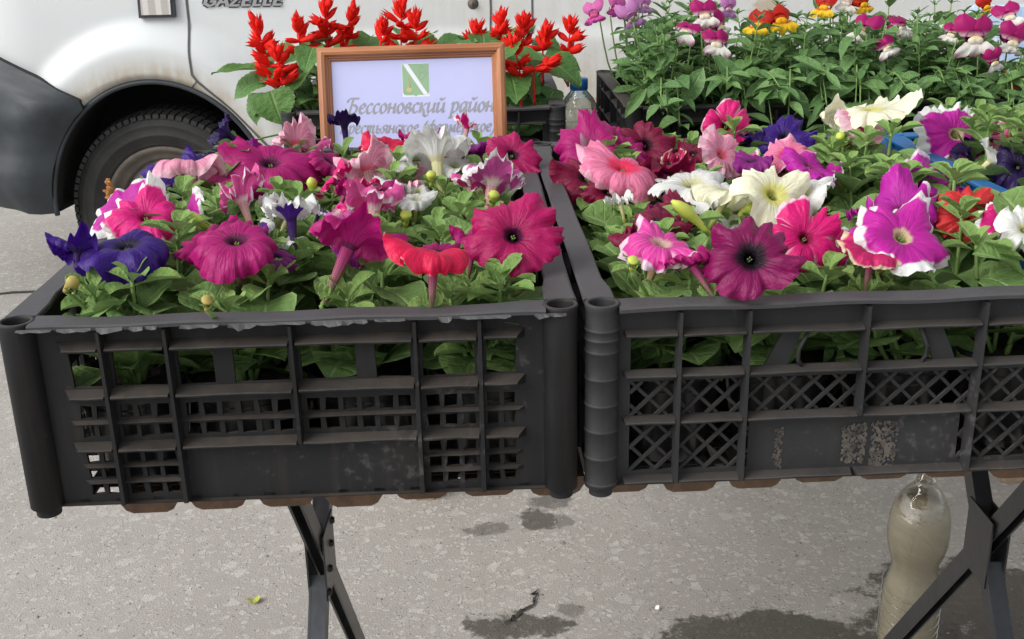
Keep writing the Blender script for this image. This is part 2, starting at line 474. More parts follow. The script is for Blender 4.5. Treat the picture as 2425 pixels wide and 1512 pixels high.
M['crack'] = plain('crack_dirt', (0.035,0.031,0.027), 0.95, var=0.4, scale=80)
def crack(pts, w, sd):
    rr = random.Random(sd); mb = MB()
    pp = []
    for i in range(len(pts)-1):
        a = Vector(pts[i]); b_ = Vector(pts[i+1])
        for k in range(7):
            p = a.lerp(b_, k/7) + Vector((rr.uniform(-1,1), rr.uniform(-1,1), 0))*0.008
            pp.append(p)
    pp.append(Vector(pts[-1]))
    vs_ = []
    for i, p in enumerate(pp):
        d = (pp[min(i+1,len(pp)-1)]-pp[max(i-1,0)]).normalized(); s_ = Vector((-d.y, d.x, 0))
        ww = w*rr.uniform(0.25,1.0)*(0.3 if i in (0,len(pp)-1) else 1)
        vs_ += [p+s_*ww/2+Vector((0,0,0.0035)), p-s_*ww/2+Vector((0,0,0.0035))]
    mb.add(vs_, [(2*i,2*i+1,2*i+3,2*i+2) for i in range(len(pp)-1)])
    tag(mb.build('pavement_crack', M['crack']), kind='structure')
crack([(-2.3,3.80,0),(-1.9,3.76,0),(-1.55,3.80,0),(-1.2,3.78,0)], 0.022, 1)
crack([(0.035,1.86,0),(0.028,1.82,0),(0.0,1.785,0),(-0.03,1.75,0)], 0.008, 2)
crack([(-1.25,2.60,0),(-0.98,2.57,0),(-0.80,2.55,0)], 0.010, 4)
rg = random.Random(3)
gv = MB()
for i in range(420):
    x = rg.uniform(-1.9, 1.0); y = rg.uniform(1.55, 3.4)
    r = rg.uniform(0.0012, 0.0042)*(1.6 if rg.random() < 0.08 else 1)
    pts = [(math.cos(k*PI/3)*r*rg.uniform(0.7,1.2)+x, math.sin(k*PI/3)*r*rg.uniform(0.7,1.2)+y, 0.0005) for k in range(6)]
    gv.add(pts+[(x+rg.uniform(-r,r)*0.3, y+rg.uniform(-r,r)*0.3, r*0.9)], [(k,(k+1)%6,6) for k in range(6)])
tag(gv.build('loose_grit', plain('grit', (0.24,0.225,0.2), 0.9, var=0.6, scale=25)), 'fine loose grit scattered over the old grey asphalt', 'gravel', kind='stuff')

# ------------------------------------------------------------ white van parked behind the flowers
Y0 = 3.574; ACX, ACZ, ARX, ARZ = -1.106, 0.33, 0.36, 0.424
def sstep(a, b_, x):
    t = max(0.0, min(1.0, (x-a)/(b_-a))); return t*t*(3-2*t)
def rho(s, z): return math.sqrt(((s-ACX)/ARX)**2+((z-ACZ)/ARZ)**2)
def surf(s, z, off=0.0):
    r_ = rho(s, z)
    out = 0.05*(1-sstep(1.22, 1.47, r_)) - 0.02*(1-sstep(1.0, 1.06, r_))
    out -= 0.035*((z-0.95)/0.5)**2 if z > 0.95 else 0.02*((z-0.95)/0.5)**2
    out += 0.012*(1-sstep(0.865, 0.885, z))*sstep(-0.75, -0.55, s)      # lower door crease
    out += off
    if s >= -1.45: return Vector((s, Y0-out, z))
    th = min((-1.45-s)/0.42, 1.35); ex = max(0.0, -1.45-s-1.35*0.42)
    n = Vector((-math.sin(th), -math.cos(th), 0))
    return Vector((-1.45-0.42*math.sin(th)-ex*0.2, Y0+0.42*(1-math.cos(th))+ex*0.98, z)) + n*out
def dirt(s, z):
    r_ = rho(s, z)
    d = 0.95*(1-sstep(1.05, 1.24, r_))
    d = max(d, 0.75*sstep(-0.98, -0.60, s)*(1-sstep(0.70, 0.98, z)))
    d = max(d, 0.18*(1-sstep(0.6, 1.1, z)), 0.35*sstep(-0.9,-0.2,s)*(1-sstep(1.2,2.0,s)))
    return d
def paint():
    mt, nt, b, out = new_mat('white_van_paint'); g = N(nt)
    c = g.coord('Object'); xyz = g.sep(c)
    d = g.attr('dirt')
    stre = g.noise(1.0, 4, 0.6, g.comb(g.math('MULTIPLY', xyz[0], 34.0), g.math('MULTIPLY', xyz[1], 8.0), g.math('MULTIPLY', xyz[2], 5.0)))
    nz = g.noise(16, 5, 0.65, c); nb = g.noise(3.0, 3, 0.5, c)
    f = g.math('MULTIPLY', d, g.math('ADD', g.mr(nz, 0.3, 0.7, 0.35, 0.9), g.mr(stre, 0.35, 0.7, 0.0, 0.5)), None, True)
    cc = g.mix(g.mr(nb, 0.3, 0.7, 0.0, 0.25), (0.60,0.63,0.64), (0.57,0.588,0.59))
    cc = g.mix(f, cc, (0.40,0.355,0.285))
    # rust running from the lock
    dx = g.math('MULTIPLY', g.math('SUBTRACT', xyz[0], -0.098), 22.0)
    dz = g.math('MULTIPLY', g.math('SUBTRACT', xyz[2], 0.958), 15.0)
    rr = g.math('ADD', g.math('SQRT', g.math('ADD', g.math('MULTIPLY', dx, dx), g.math('MULTIPLY', dz, dz))), g.mr(nz, 0.25, 0.75, -0.7, 0.7))
    rm = g.math('MULTIPLY', g.math('SUBTRACT', 1.0, g.ss(rr, 0.55, 1.15)), 0.75)
    cc = g.mix(rm, cc, g.mix(nz, (0.30,0.19,0.09), (0.52,0.44,0.33)))
    g.set(b, 'Base Color', cc)
    g.set(b, 'Roughness', g.mr(f, 0.0, 0.7, 0.36, 0.8))
    b.inputs['Specular IOR Level'].default_value = 0.22
    return mt
M['paint'] = paint()
M['bumper'] = plain('bumper_plastic', (0.030,0.037,0.043), 0.55, var=0.35, scale=7, bump=0.3, bscale=200)
M['rubber'] = plain('tyre_rubber', (0.020,0.0195,0.019), 0.75, var=0.4, scale=14, bump=0.4, bscale=150)
M['dark_well'] = plain('wheel_well', (0.012,0.011,0.010), 0.9, var=0.3)
M['seam'] = plain('panel_gap', (0.08,0.08,0.08), 0.7)
M['steel'] = plain('dusty_steel', (0.30,0.28,0.25), 0.55, metal=0.25, var=0.25, scale=20)
M['steel_lip'] = plain('dirty_rim', (0.10,0.085,0.07), 0.65, var=0.35, scale=20)
M['chrome'] = plain('chrome', (0.55,0.57,0.6), 0.15, metal=1.0, var=0.05)
M['badge_dark'] = plain('badge_dark', (0.03,0.035,0.045), 0.35)
M['glass_dark'] = plain('dark_window', (0.02,0.025,0.028), 0.05, var=0.05)
van = empty('parked_van', (0.9, 4.5, 0), 0, 'white van with dirty wheel arch and dark bumper parked behind the flower stall', 'van')
VO = Vector((0.9, 4.5, 0))
def vmesh(mb):
    mb.v = [(p[0]-VO.x, p[1]-VO.y, p[2]) for p in mb.v]; return mb
def patch(mb, fn, ni, nj):
    vs_ = []; dd = []
    for j in range(nj+1):
        for i in range(ni+1):
            s, z = fn(i/ni, j/nj); vs_.append(surf(s, z)); dd.append(dirt(s, z))
    fs = []
    for j in range(nj):
        for i in range(ni):
            s, z = fn((i+0.5)/ni, (j+0.5)/nj)
            if s < -1.30 and z < 0.692+(-1.288-s)*0.505-0.075: continue     # the bumper closes this corner
            fs.append((j*(ni+1)+i, j*(ni+1)+i+1, (j+1)*(ni+1)+i+1, (j+1)*(ni+1)+i))
    mb.add(vs_, fs, dirt=dd)
bm_ = MB()
SL, SR, ZB, ZT = -1.85, -0.55, ACZ, 1.16
def polar(i, j):
    a = PI*(1-i)
    ci, si = math.cos(a), math.sin(a)
    ix, iz = ACX+ARX*ci, ACZ+ARZ*si
    # outer rectangle hit
    k = 1e9
    if ci > 1e-6: k = min(k, (SR-ACX)/ci)
    if ci < -1e-6: k = min(k, (SL-ACX)/ci)
    if si > 1e-6: k = min(k, (ZT-ACZ)/si)
    ox, oz = ACX+ci*k, ACZ+si*k
    jj = j**1.15
    return ix+(ox-ix)*jj, iz+(oz-iz)*jj
patch(bm_, polar, 150, 44)
patch(bm_, lambda i, j: (SL-0.9*(1-i), ZB+(ZT-ZB)*j), 16, 14)
patch(bm_, lambda i, j: (SR+4.15*i, ZB+0.05+(ZT-ZB-0.05)*j), 100, 40)
patch(bm_, lambda i, j: (SL-0.9+(3.6-SL+0.9)*i, ZT+0.12*j), 90, 3)
vmesh(bm_).build('body_side', M['paint'], van, True)
# cab, cargo box, bonnet and far side close the body
up_ = MB()
up_.box(0.15, 3.6, Y0+0.06, Y0+1.9, 1.27, 2.15)
up_.hexa([(-1.5,Y0+0.08,1.27),(0.15,Y0+0.05,1.27),(0.15,Y0+1.85,1.27),(-1.5,Y0+1.8,1.27),(-0.75,Y0+0.16,2.1),(0.14,Y0+0.1,2.1),(0.14,Y0+1.8,2.1),(-0.75,Y0+1.75,2.1)])
up_.box(-1.6, 3.58, Y0+0.5, Y0+1.9, 0.5, 1.26)
up_.hexa([(-2.0,Y0+0.4,0.5),(-1.5,Y0+0.42,0.5),(-1.5,Y0+1.8,0.5),(-2.0,Y0+1.6,0.5),(-1.95,Y0+0.4,1.15),(-1.5,Y0+0.2,1.28),(-1.5,Y0+1.8,1.28),(-1.95,Y0+1.6,1.15)])
vmesh(up_).build('body_shell', plain('white_shell', (0.60,0.62,0.62), 0.3, var=0.06, scale=4), van)
wi = MB()
wi.hexa([(-1.15,Y0+0.060,1.34),(-0.08,Y0+0.045,1.34),(-0.08,Y0+0.075,1.36),(-1.15,Y0+0.09,1.36),(-0.72,Y0+0.135,1.98),(-0.08,Y0+0.085,1.98),(-0.08,Y0+0.12,1.98),(-0.72,Y0+0.16,1.98)])
vmesh(wi).build('side_window', M['glass_dark'], van)
un = MB(); un.box(-0.72, 1.4, Y0+0.12, Y0+1.7, 0.36, 0.5); un.box(-1.6,-0.7,Y0+0.33,Y0+1.5,0.30,0.5)
vmesh(un).build('underbody', M['dark_well'], van)
# wheel arch lip and liner
lp = MB(); lp.tube([surf(ACX+ARX*math.cos(a), ACZ+ARZ*math.sin(a), 0.006) for a in [PI*(1.0-k/60) for k in range(61)]], 0.0085, 6)
vmesh(lp).build('arch_lip', M['bumper'], van, True)
li = MB(); pv = []
for k in range(49):
    a = PI*(0.99-0.98*k/48); p = surf(ACX+ARX*math.cos(a), ACZ+ARZ*math.sin(a))
    pv += [p+Vector((0,0.004,0)), Vector((ACX+(ARX+0.01)*math.cos(a), Y0+0.36, ACZ+(ARZ+0.01)*math.sin(a)))]
li.add(pv, [(2*k,2*k+1,2*k+3,2*k+2) for k in range(48)])
li.add([(ACX-0.45,Y0+0.36,0.40),(ACX+0.45,Y0+0.36,0.40),(ACX+0.45,Y0+0.36,0.85),(ACX-0.45,Y0+0.36,0.85)], [(0,1,2,3)])
vmesh(li).build('arch_liner', M['dark_well'], van)
# bumper wrapping round the front corner
bu = MB(); vs_ = []; ni, nj = 30, 20
for j in range(nj+1):
    v = j/nj
    for i in range(ni+1):
        u = i/ni
        z = 0.335 + v*0.62
        if z < 0.692: sa = ACX-ARX*1.0*math.sqrt(max(0.0, 1-((z-ACZ)/ARZ)**2))-0.004
        else: sa = -1.288-(z-0.692)/0.505
        s = sa+(-2.75-sa)*u
        o_ = 0.035+0.03*math.sin(PI*min(1, max(0, v)))-0.035*(1-sstep(0.0,0.12,v)) - 0.02*sstep(0.25,0.3,v)*(1-sstep(0.42,0.5,v))
        p = surf(s, z, 0.0)
        th = min(max((-1.45-s)/0.42, 0), 1.35); n = Vector((-math.sin(th), -math.cos(th), 0))
        # ignore the fender flare: bumper has its own smooth bulge
        r_ = rho(s, z); fl = 0.05*(1-sstep(1.22,1.47,r_))
        vs_.append(p - n*fl*0.25 + n*(o_*(0.4+0.6*sstep(0,0.12,u))+0.012))
bu.add(vs_, [(j*(ni+1)+i, (j+1)*(ni+1)+i, (j+1)*(ni+1)+i+1, j*(ni+1)+i+1) for j in range(nj) for i in range(ni)])
bo = bu.v[:]
vmesh(bu).build('bumper', M['bumper'], van, True)
bi = MB(); bi.add([Vector(bo[j*(ni+1)]) for j in range(nj+1)]+[Vector(bo[j*(ni+1)])+Vector((-0.01,0.10,0)) for j in range(nj+1)], [(j,j+1,nj+2+j,nj+1+j) for j in range(nj)])
bi.add([Vector(bo[i]) for i in range(ni+1)]+[Vector(bo[i])+Vector((0.08,0.12,0.03)) for i in range(ni+1)], [(i,i+1,ni+2+i,ni+1+i) for i in range(ni)])
vmesh(bi).build('bumper_return', M['dark_well'], van)
# door gaps
def gap(pts, w=0.0075):
    pp = []
    for i in range(len(pts)-1):
        for k in range(12):
            t = k/12; pp.append((pts[i][0]+(pts[i+1][0]-pts[i][0])*t, pts[i][1]+(pts[i+1][1]-pts[i][1])*t))
    pp.append(pts[-1]); mb = MB(); vs_ = []
    for i, (s, z) in enumerate(pp):
        a = pp[max(i-1,0)]; b_ = pp[min(i+1,len(pp)-1)]
        d = Vector((b_[0]-a[0], b_[1]-a[1])).normalized()
        vs_ += [surf(s-d.y*w/2, z+d.x*w/2, 0.0015), surf(s+d.y*w/2, z-d.x*w/2, 0.0015)]
    mb.add(vs_, [(2*i,2*i+1,2*i+3,2*i+2) for i in range(len(pp)-1)])
    vmesh(mb).build('door_gap', M['seam'], van)
gap([(-0.972,1.28),(-0.972,0.90),(-0.968,0.775),(-0.955,0.755),(-0.86,0.665),(-0.755,0.545),(-0.715,0.46),(-0.70,0.40)])
gap([(-0.052,1.28),(-0.046,0.95),(-0.050,0.86),(-0.060,0.70),(-0.062,0.45)], 0.006)
gap([(0.080,1.28),(0.082,0.40)], 0.006)
gap([(-0.955,0.755),(-0.975,0.735)], 0.004)
# side repeater lamp
t_ = MB(); t_.add([surf(s, z, o) for o in (0.0, 0.018) for s, z in ((-1.118,0.944),(-1.008,0.944),(-1.006,1.02),(-1.116,1.02))], [(4,5,6,7),(0,1,5,4),(1,2,6,5),(2,3,7,6),(3,0,4,7)])
lampo = vmesh(t_).build('side_lamp', M['badge_dark'], van)
t_ = MB(); t_.add([surf(s, z, o) for o in (0.012, 0.024) for s, z in ((-1.108,0.953),(-1.018,0.953),(-1.016,1.012),(-1.106,1.012))], [(4,5,6,7),(0,1,5,4),(1,2,6,5),(2,3,7,6),(3,0,4,7)])
mtl, nt_, b_, o_ = new_mat('lamp_lens'); g_ = N(nt_)
cx = g_.sep(g_.coord())
st = g_.ss(g_.math('SINE', g_.math('MULTIPLY', cx[0], 160.0)), -0.2, 0.6)
g_.set(b_, 'Base Color', g_.mix(st, (0.42,0.40,0.38), (0.60,0.57,0.54))); b_.inputs['Roughness'].default_value = 0.12
vmesh(t_).build('lamp_lens', mtl, lampo)
# door lock
t_ = MB(); t_.lathe([(0.0,0.012),(0.009,0.012),(0.010,0.002),(0.017,0.001),(0.018,-0.008)], 18)
lk = t_.build('door_lock', M['steel_lip'], van, True)
lk.matrix_local = Matrix.Translation(surf(-0.1,0.966)-VO) @ Matrix.Rotation(PI/2, 4, 'X')
t_ = MB(); t_.box(-0.0015,0.0015,-0.005,0.005,0.0122,0.0126); t_.build('keyhole', M['dark_well'], lk)
# wheels: tyre, rim, hub
def wheel_mesh():
    ty = MB(); w = 0.095
    prof = [(0.202,-w*0.72),(0.215,-w*0.86),(0.219,-w*0.90),(0.223,-w*0.90),(0.226,-w*0.93),(0.245,-w*0.98),(0.248,-w*1.012),(0.252,-w*1.012),(0.255,-w*0.985),(0.276,-w*1.0),(0.279,-w*1.02),(0.283,-w*1.02),(0.286,-w*0.985),(0.303,-w*0.93),(0.316,-w*0.78),(0.321,-w*0.4),(0.322,0),(0.321,w*0.4),(0.316,w*0.78),(0.303,w*0.93),(0.26,w),(0.202,w*0.72)]
    ty.lathe(prof, 72)
    return ty.mesh('tyre', True)
def tread_mesh():
    tr_ = MB()
    for k in range(78):
        a0 = 2*PI*k/78; a1 = a0+2*PI/78*0.74
        for (z0, z1, sk) in ((-0.093,-0.056,0.03),(-0.050,-0.006,0.0),(0.000,0.042,0.02),(0.048,0.085,0.0)):
            p = []
            for rr in (0.312 if z0 < -0.06 else 0.319, 0.3255):
                for (a, z) in ((a0+sk,z0),(a1+sk,z0),(a1+sk*0.4,z1),(a0+sk*0.4,z1)):
                    q = rr-(0.010 if z <= -0.09 else 0)
                    p.append((q*math.cos(a), q*math.sin(a), z))
            tr_.hexa(p)
    return tr_.mesh('tread')
def rim_mesh():
    r_ = MB()
    r_.lathe([(0.206,-0.070),(0.212,-0.078),(0.206,-0.083),(0.196,-0.080),(0.188,-0.066),(0.180,-0.058),(0.172,-0.062),(0.165,-0.050),(0.160,-0.02)], 56)
    return r_.mesh('rim', True)
def disc_mesh():
    d_ = MB(); n = 72; rr = [0.168,0.150,0.128,0.106,0.088,0.070,0.045,0.0005]; zz = [-0.028,-0.036,-0.046,-0.052,-0.050,-0.060,-0.074,-0.076]
    vs_ = [(rr[j]*math.cos(2*PI*k/n), rr[j]*math.sin(2*PI*k/n), zz[j]) for j in range(8) for k in range(n)]
    fs = []
    for j in range(7):
        for k in range(n):
            if j in (1, 2) and k % 12 in (4,5,6,7): continue
            fs.append((j*n+k, j*n+(k+1)%n, (j+1)*n+(k+1)%n, (j+1)*n+k))
    d_.add(vs_, fs); return d_.mesh('wheel_disc', True)
WM = [wheel_mesh(), tread_mesh(), rim_mesh(), disc_mesh()]
for me, k in zip(WM, ('rubber','rubber','steel_lip','steel')): me.materials.append(M[k])
bk = MB(); bk.lathe([(0.0005,0.0),(0.2,0.0)], 32); bkm = bk.mesh('brake_drum'); bkm.materials.append(M['dark_well'])
for (x, y, st_) in ((ACX, Y0+0.115, R(-4)), (2.0, Y0+0.14, 0), (ACX, Y0+1.6, R(-4)), (2.0, Y0+1.6, 0)):
    W_ = link('wheel', WM[0], None, van, Matrix.Translation(Vector((x, y, 0.329))-VO) @ Matrix.Rotation(st_, 4, 'Z') @ Matrix.Rotation(-PI/2, 4, 'X') @ Matrix.Rotation(0.3, 4, 'Z'))
    flip = Matrix.Identity(4)
    W_.matrix_local = Matrix.Translation(Vector((x, y, 0.329))-VO) @ Matrix.Rotation(st_, 4, 'Z') @ Matrix(((1,0,0,0),(0,0,1,0),(0,1,0,0),(0,0,0,1)))
    link('tread', WM[1], None, W_); link('rim', WM[2], None, W_); link('wheel_disc', WM[3], None, W_)
    link('brake_drum', bkm, None, W_, Matrix.Translation((0,0,-0.012)))

# ------------------------------------------------------------ broad-nib lettering
GL = {
 'Б': (0.95, [[(-.12,1.15),(-.08,1.42),(.2,1.55),(.85,1.52)],[(.33,1.52),(.25,.8),(.12,.06)],[(.22,.85),(.55,.86),(.78,.55),(.62,.1),(.3,-.02),(-.02,.05)]]),
 'К': (0.95, [[(-.1,1.2),(.0,1.5),(.3,1.52)],[(.3,1.5),(.2,.7),(.08,.0)],[(.9,1.5),(.6,1.2),(.25,.78)],[(.3,.8),(.6,.4),(.85,.02),(1.0,.02)]]),
 'е': (0.62, [[(.08,.5),(.35,.55),(.52,.8),(.34,1.0),(.1,.7),(.07,.3),(.27,0),(.55,.18)]]),
 'с': (0.58, [[(.52,.85),(.38,1.0),(.14,.78),(.06,.35),(.24,0),(.52,.18)]]),
 'о': (0.68, [[(.36,1.0),(.12,.75),(.06,.35),(.25,0),(.52,.25),(.58,.65),(.36,1.0)]]),
 'н': (0.80, [[(.02,.85),(.15,.98),(.12,.5),(.1,.02)],[(.12,.52),(.6,.56)],[(.64,.98),(.6,.4),(.62,.05),(.76,.12)]]),
 'в': (0.66, [[(.12,.05),(.10,.6),(.3,1.0),(.5,.82),(.3,.55),(.18,.54)],[(.3,.55),(.56,.35),(.36,0),(.1,.05)]]),
 'к': (0.68, [[(.02,.85),(.14,.98),(.12,.5),(.1,.02)],[(.58,.98),(.4,.75),(.15,.52)],[(.2,.52),(.42,.2),(.5,-.25),(.72,-.35),(.85,-.2)]]),
 'и': (0.82, [[(.02,.85),(.13,.98),(.08,.35),(.2,.02),(.58,.5)],[(.64,.98),(.6,.3),(.66,.03),(.8,.15)]]),
 'й': (0.82, [[(.02,.85),(.13,.98),(.08,.35),(.2,.02),(.58,.5)],[(.64,.98),(.6,.3),(.66,.03),(.8,.15)],[(.25,1.42),(.42,1.26),(.66,1.46)]]),
 'р': (0.72, [[(0,.82),(.14,.98),(.1,.2),(.04,-.55)],[(-.12,-.55),(.2,-.52)],[(.12,.6),(.38,1.0),(.62,.75),(.5,.2),(.28,0),(.1,.1)]]),
 'а': (0.78, [[(.58,.92),(.34,1.0),(.1,.65),(.08,.2),(.22,.02),(.56,.6)],[(.62,.98),(.56,.35),(.62,.03),(.76,.15)]]),
 'т': (1.10, [[(.02,.85),(.14,.98),(.1,.02)],[(.12,.55),(.35,.98),(.46,.9),(.42,.02)],[(.44,.55),(.7,.98),(.82,.9),(.76,.25),(.82,.03),(.98,.15)]]),
 'ь': (0.62, [[(.02,.85),(.13,.98),(.08,.3),(.22,0),(.5,.2),(.46,.5),(.12,.52)]]),
 'я': (0.74, [[(.64,.98),(.6,.4),(.64,.03),(.76,.12)],[(.62,.95),(.3,.98),(.14,.75),(.3,.5),(.6,.5)],[(.38,.5),(.2,.1),(-.02,.04)]]),
 'ф': (1.02, [[(.75,1.5),(.6,1.45),(.5,.5),(.4,-.4),(.22,-.55),(.1,-.42)],[(.5,.85),(.3,1.0),(.1,.6),(.2,.05),(.46,.15)],[(.54,.8),(.76,1.0),(.94,.6),(.78,.05),(.5,.12)]]),
 'м': (0.92, [[(-.02,.03),(.1,.1),(.24,.96)],[(.24,.96),(.4,.05)],[(.4,.05),(.74,.96)],[(.74,.96),(.7,.3),(.76,.03),(.9,.14)]]),
 'х': (0.70, [[(.02,.85),(.15,.98),(.4,.1),(.62,.1)],[(.6,.95),(.05,.03)]]),
 'з': (0.58, [[(.08,.85),(.28,1.0),(.46,.8),(.2,.54)],[(.2,.54),(.5,.35),(.3,-.02),(.04,.12)]]),
 '(': (0.42, [[(.42,1.5),(.16,1.0),(.08,.4),(.16,-.2),(.28,-.5)]]),
 ')': (0.42, [[(.14,1.5),(.3,1.0),(.3,.4),(.14,-.2),(-.08,-.5)]]),
 ' ': (0.45, []),
 'G': (0.95, [[(.85,.8),(.5,1.0),(.1,.7),(.1,.25),(.5,0),(.85,.2),(.85,.45)],[(.5,.45),(.9,.45)]]),
 'A': (0.95, [[(.02,0),(.5,1.0)],[(.5,1.0),(.9,0)],[(.22,.35),(.75,.35)]]),
 'Z': (0.88, [[(.08,.98),(.8,.98)],[(.8,.98),(.05,.03)],[(.05,.03),(.8,.03)]]),
 'E': (0.80, [[(.12,1.0),(.12,0)],[(.12,.98),(.7,.98)],[(.12,.5),(.6,.5)],[(.12,.03),(.7,.03)]]),
 'L': (0.72, [[(.12,1.0),(.12,.03)],[(.12,.03),(.66,.03)]]),
}
def lettering(text, xh, nib=0.17, ang=40, slant=0.17, track=0.04, sharp=False, hair=0.05):
    """mesh of flat pen strokes in the XY plane, baseline on y = 0; returns (MB, width)"""
    mb = MB(); x = 0.0; zc = 0.0
    nv = Vector((math.cos(R(ang)), math.sin(R(ang)), 0))*(nib*xh/2)
    for ch in text:
        adv, st = GL[ch]
        for s_ in st:
            pts = [Vector(((px+slant*py+x)*xh, py*xh, 0)) for px, py in s_]
            if not sharp: pts = smooth_path(pts, 5)
            for i in range(len(pts)-1):
                a, b_ = pts[i], pts[i+1]
                d = (b_-a)
                if d.length < 1e-7: continue
                d = d.normalized(); pn = Vector((-d.y, d.x, 0))
                k = nv if nv.dot(pn) >= 0 else -nv
                h_ = k + pn*(hair*xh/2)
                ov = d*(0.02*xh)
                zc += 2.0e-7*1.0
                z = Vector((0,0,zc))
                mb.add([a-ov-h_+z, b_+ov-h_+z, b_+ov+h_+z, a-ov+h_+z], [(0,1,2,3)])
        x += adv+track
    return mb, x*xh
# badge on the van door
bd, bw = lettering('GAZELLE', 0.032, nib=0.16, ang=20, slant=0.3, track=0.10, sharp=True, hair=0.15)
k = 0.245/bw
def on_van(mb, s0, z0, k, off):
    mb.v = [tuple(surf(s0+p[0]*k, z0+p[1], off+p[2]*20)-VO) for p in mb.v]; return mb
bdark, _ = lettering('GAZELLE', 0.032, nib=0.30, ang=20, slant=0.3, track=0.10, sharp=True, hair=0.34)
on_van(bdark, -0.922, 0.974, k, 0.002)
bo_ = bdark.build('badge_backing', M['badge_dark'], van)
on_van(bd, -0.922, 0.974, k, 0.006).build('badge_letters', M['chrome'], bo_)

# ------------------------------------------------------------ tables
def wood(name, a, b_c, scale=1.0, rough=0.55, axis=1):
    mt, nt, b, out = new_mat(name); g = N(nt)
    c = g.coord('Object'); x = g.sep(c); r = g.rnd()
    k = [90.0, 90.0, 90.0]; k[axis] = 5.0
    v = g.comb(g.math('MULTIPLY', g.math('ADD', x[0], r), k[0]*scale), g.math('MULTIPLY', x[1], k[1]*scale), g.math('MULTIPLY', x[2], k[2]*scale))
    n1 = g.noise(1.0, 4, 0.6, v, dist=0.6); n2 = g.noise(7.0, 2, 0.5, v)
    cc = g.mix(g.mr(n1, 0.35, 0.65, 0, 1), a, b_c)
    cc = g.mix(g.mr(n2, 0.5, 0.75, 0, 0.3), cc, tuple(q*0.5 for q in a))
    g.set(b, 'Base Color', cc); b.inputs['Roughness'].default_value = rough
    g.bump(n1, 0.25, 0.001, b)
    return mt
M['slat'] = wood('oiled_slat_wood', (0.070,0.036,0.018), (0.125,0.068,0.034))
M['bench'] = wood('bench_wood', (0.26,0.18,0.11), (0.34,0.25,0.16))
M['leg'] = plain('black_enamel', (0.016,0.017,0.020), 0.32, var=0.4, scale=25, bump=0.2)
M['leg_face'] = plain('worn_enamel', (0.026,0.029,0.034), 0.35, var=0.45, scale=22, bump=0.25)
M['rivet'] = plain('rivet', (0.02,0.02,0.02), 0.35, metal=0.6)
TZ = 0.83
tab = empty('folding_table', (0.2, 1.05, 0), 0.05, 'folding table with wooden slat top and black crossed metal legs', 'table')
TI = Matrix.Translation((0.2,1.05,0)) @ Matrix.Rotation(0.05, 4, 'Z'); TI.invert()
sl = MB(); w2 = 0.0215
prof = [(-w2,0.0),(-w2,-0.006),(-w2+0.004,-0.0125),(-w2+0.009,-0.015),(w2-0.009,-0.015),(w2-0.004,-0.0125),(w2,-0.006),(w2,0.0)]
n8 = len(prof)
sl.add([(px, y, pz) for y in (0, 0.62) for px, pz in prof], [tuple(range(n8)), tuple(range(2*n8-1, n8-1, -1))]+[(i, i+n8, (i+1)%n8+n8, (i+1)%n8) for i in range(n8)])
slm = sl.mesh('slat'); slm.materials.append(M['slat'])
xs_ = -0.4865; i = 0
rs = random.Random(5)
while xs_ < 0.62:
    link('slat', slm, None, tab, Matrix.Translation((xs_, -0.283+rs.uniform(-0.004,0.004), TZ-0.0005-rs.uniform(0,0.001))))
    xs_ += 0.0505; i += 1
for y in (-0.19, 0.22):
    q = MB(); q.box(-0.50, 0.60, y-0.012, y+0.012, TZ-0.040, TZ-0.0165); q.build('rail', M['leg'], tab)
def chan(a, b_, w, mat, side):
    """open steel channel; side = +1/-1 says which way the web faces"""
    mb = MB(); a = Vector(a); b_ = Vector(b_); d = (b_-a).normalized(); X = Vector((1,0,0)); nn = d.cross(X).normalized()
    for (o0, o1, t0, t1) in ((-w/2, w/2, -0.0012, 0.0012), ):
        p = []
        for c_ in (a, b_):
            for q in ((-w/2,-0.0012),(w/2,-0.0012),(w/2,0.0012),(-w/2,0.0012)):
                p.append(c_+X*q[0]+nn*(q[1]+side*0.009))
        mb.hexa(p)
    for sx in (-1, 1):
        p = []
        for c_ in (a, b_):
            for q in ((-0.0012,-0.0105),(0.0012,-0.0105),(0.0012,0.0105),(-0.0012,0.0105)):
                p.append(c_+X*(q[0]+sx*w/2)+nn*q[1])
        mb.hexa(p)
    mb.v = [tuple(TI @ Vector(p)) for p in mb.v]
    return mb.build('leg', mat, tab)
def rivet(c_, r_=0.0045):
    mb = MB(); mb.lathe([(0.0003,0.0035),(r_*0.7,0.003),(r_,0.0)], 10)
    mb.xf(Matrix.Translation(c_) @ Matrix.Rotation(PI/2, 4, 'Y'))
    mb.v = [tuple(TI @ Vector(p)) for p in mb.v]
    return mb.build('rivet', M['rivet'], tab, True)
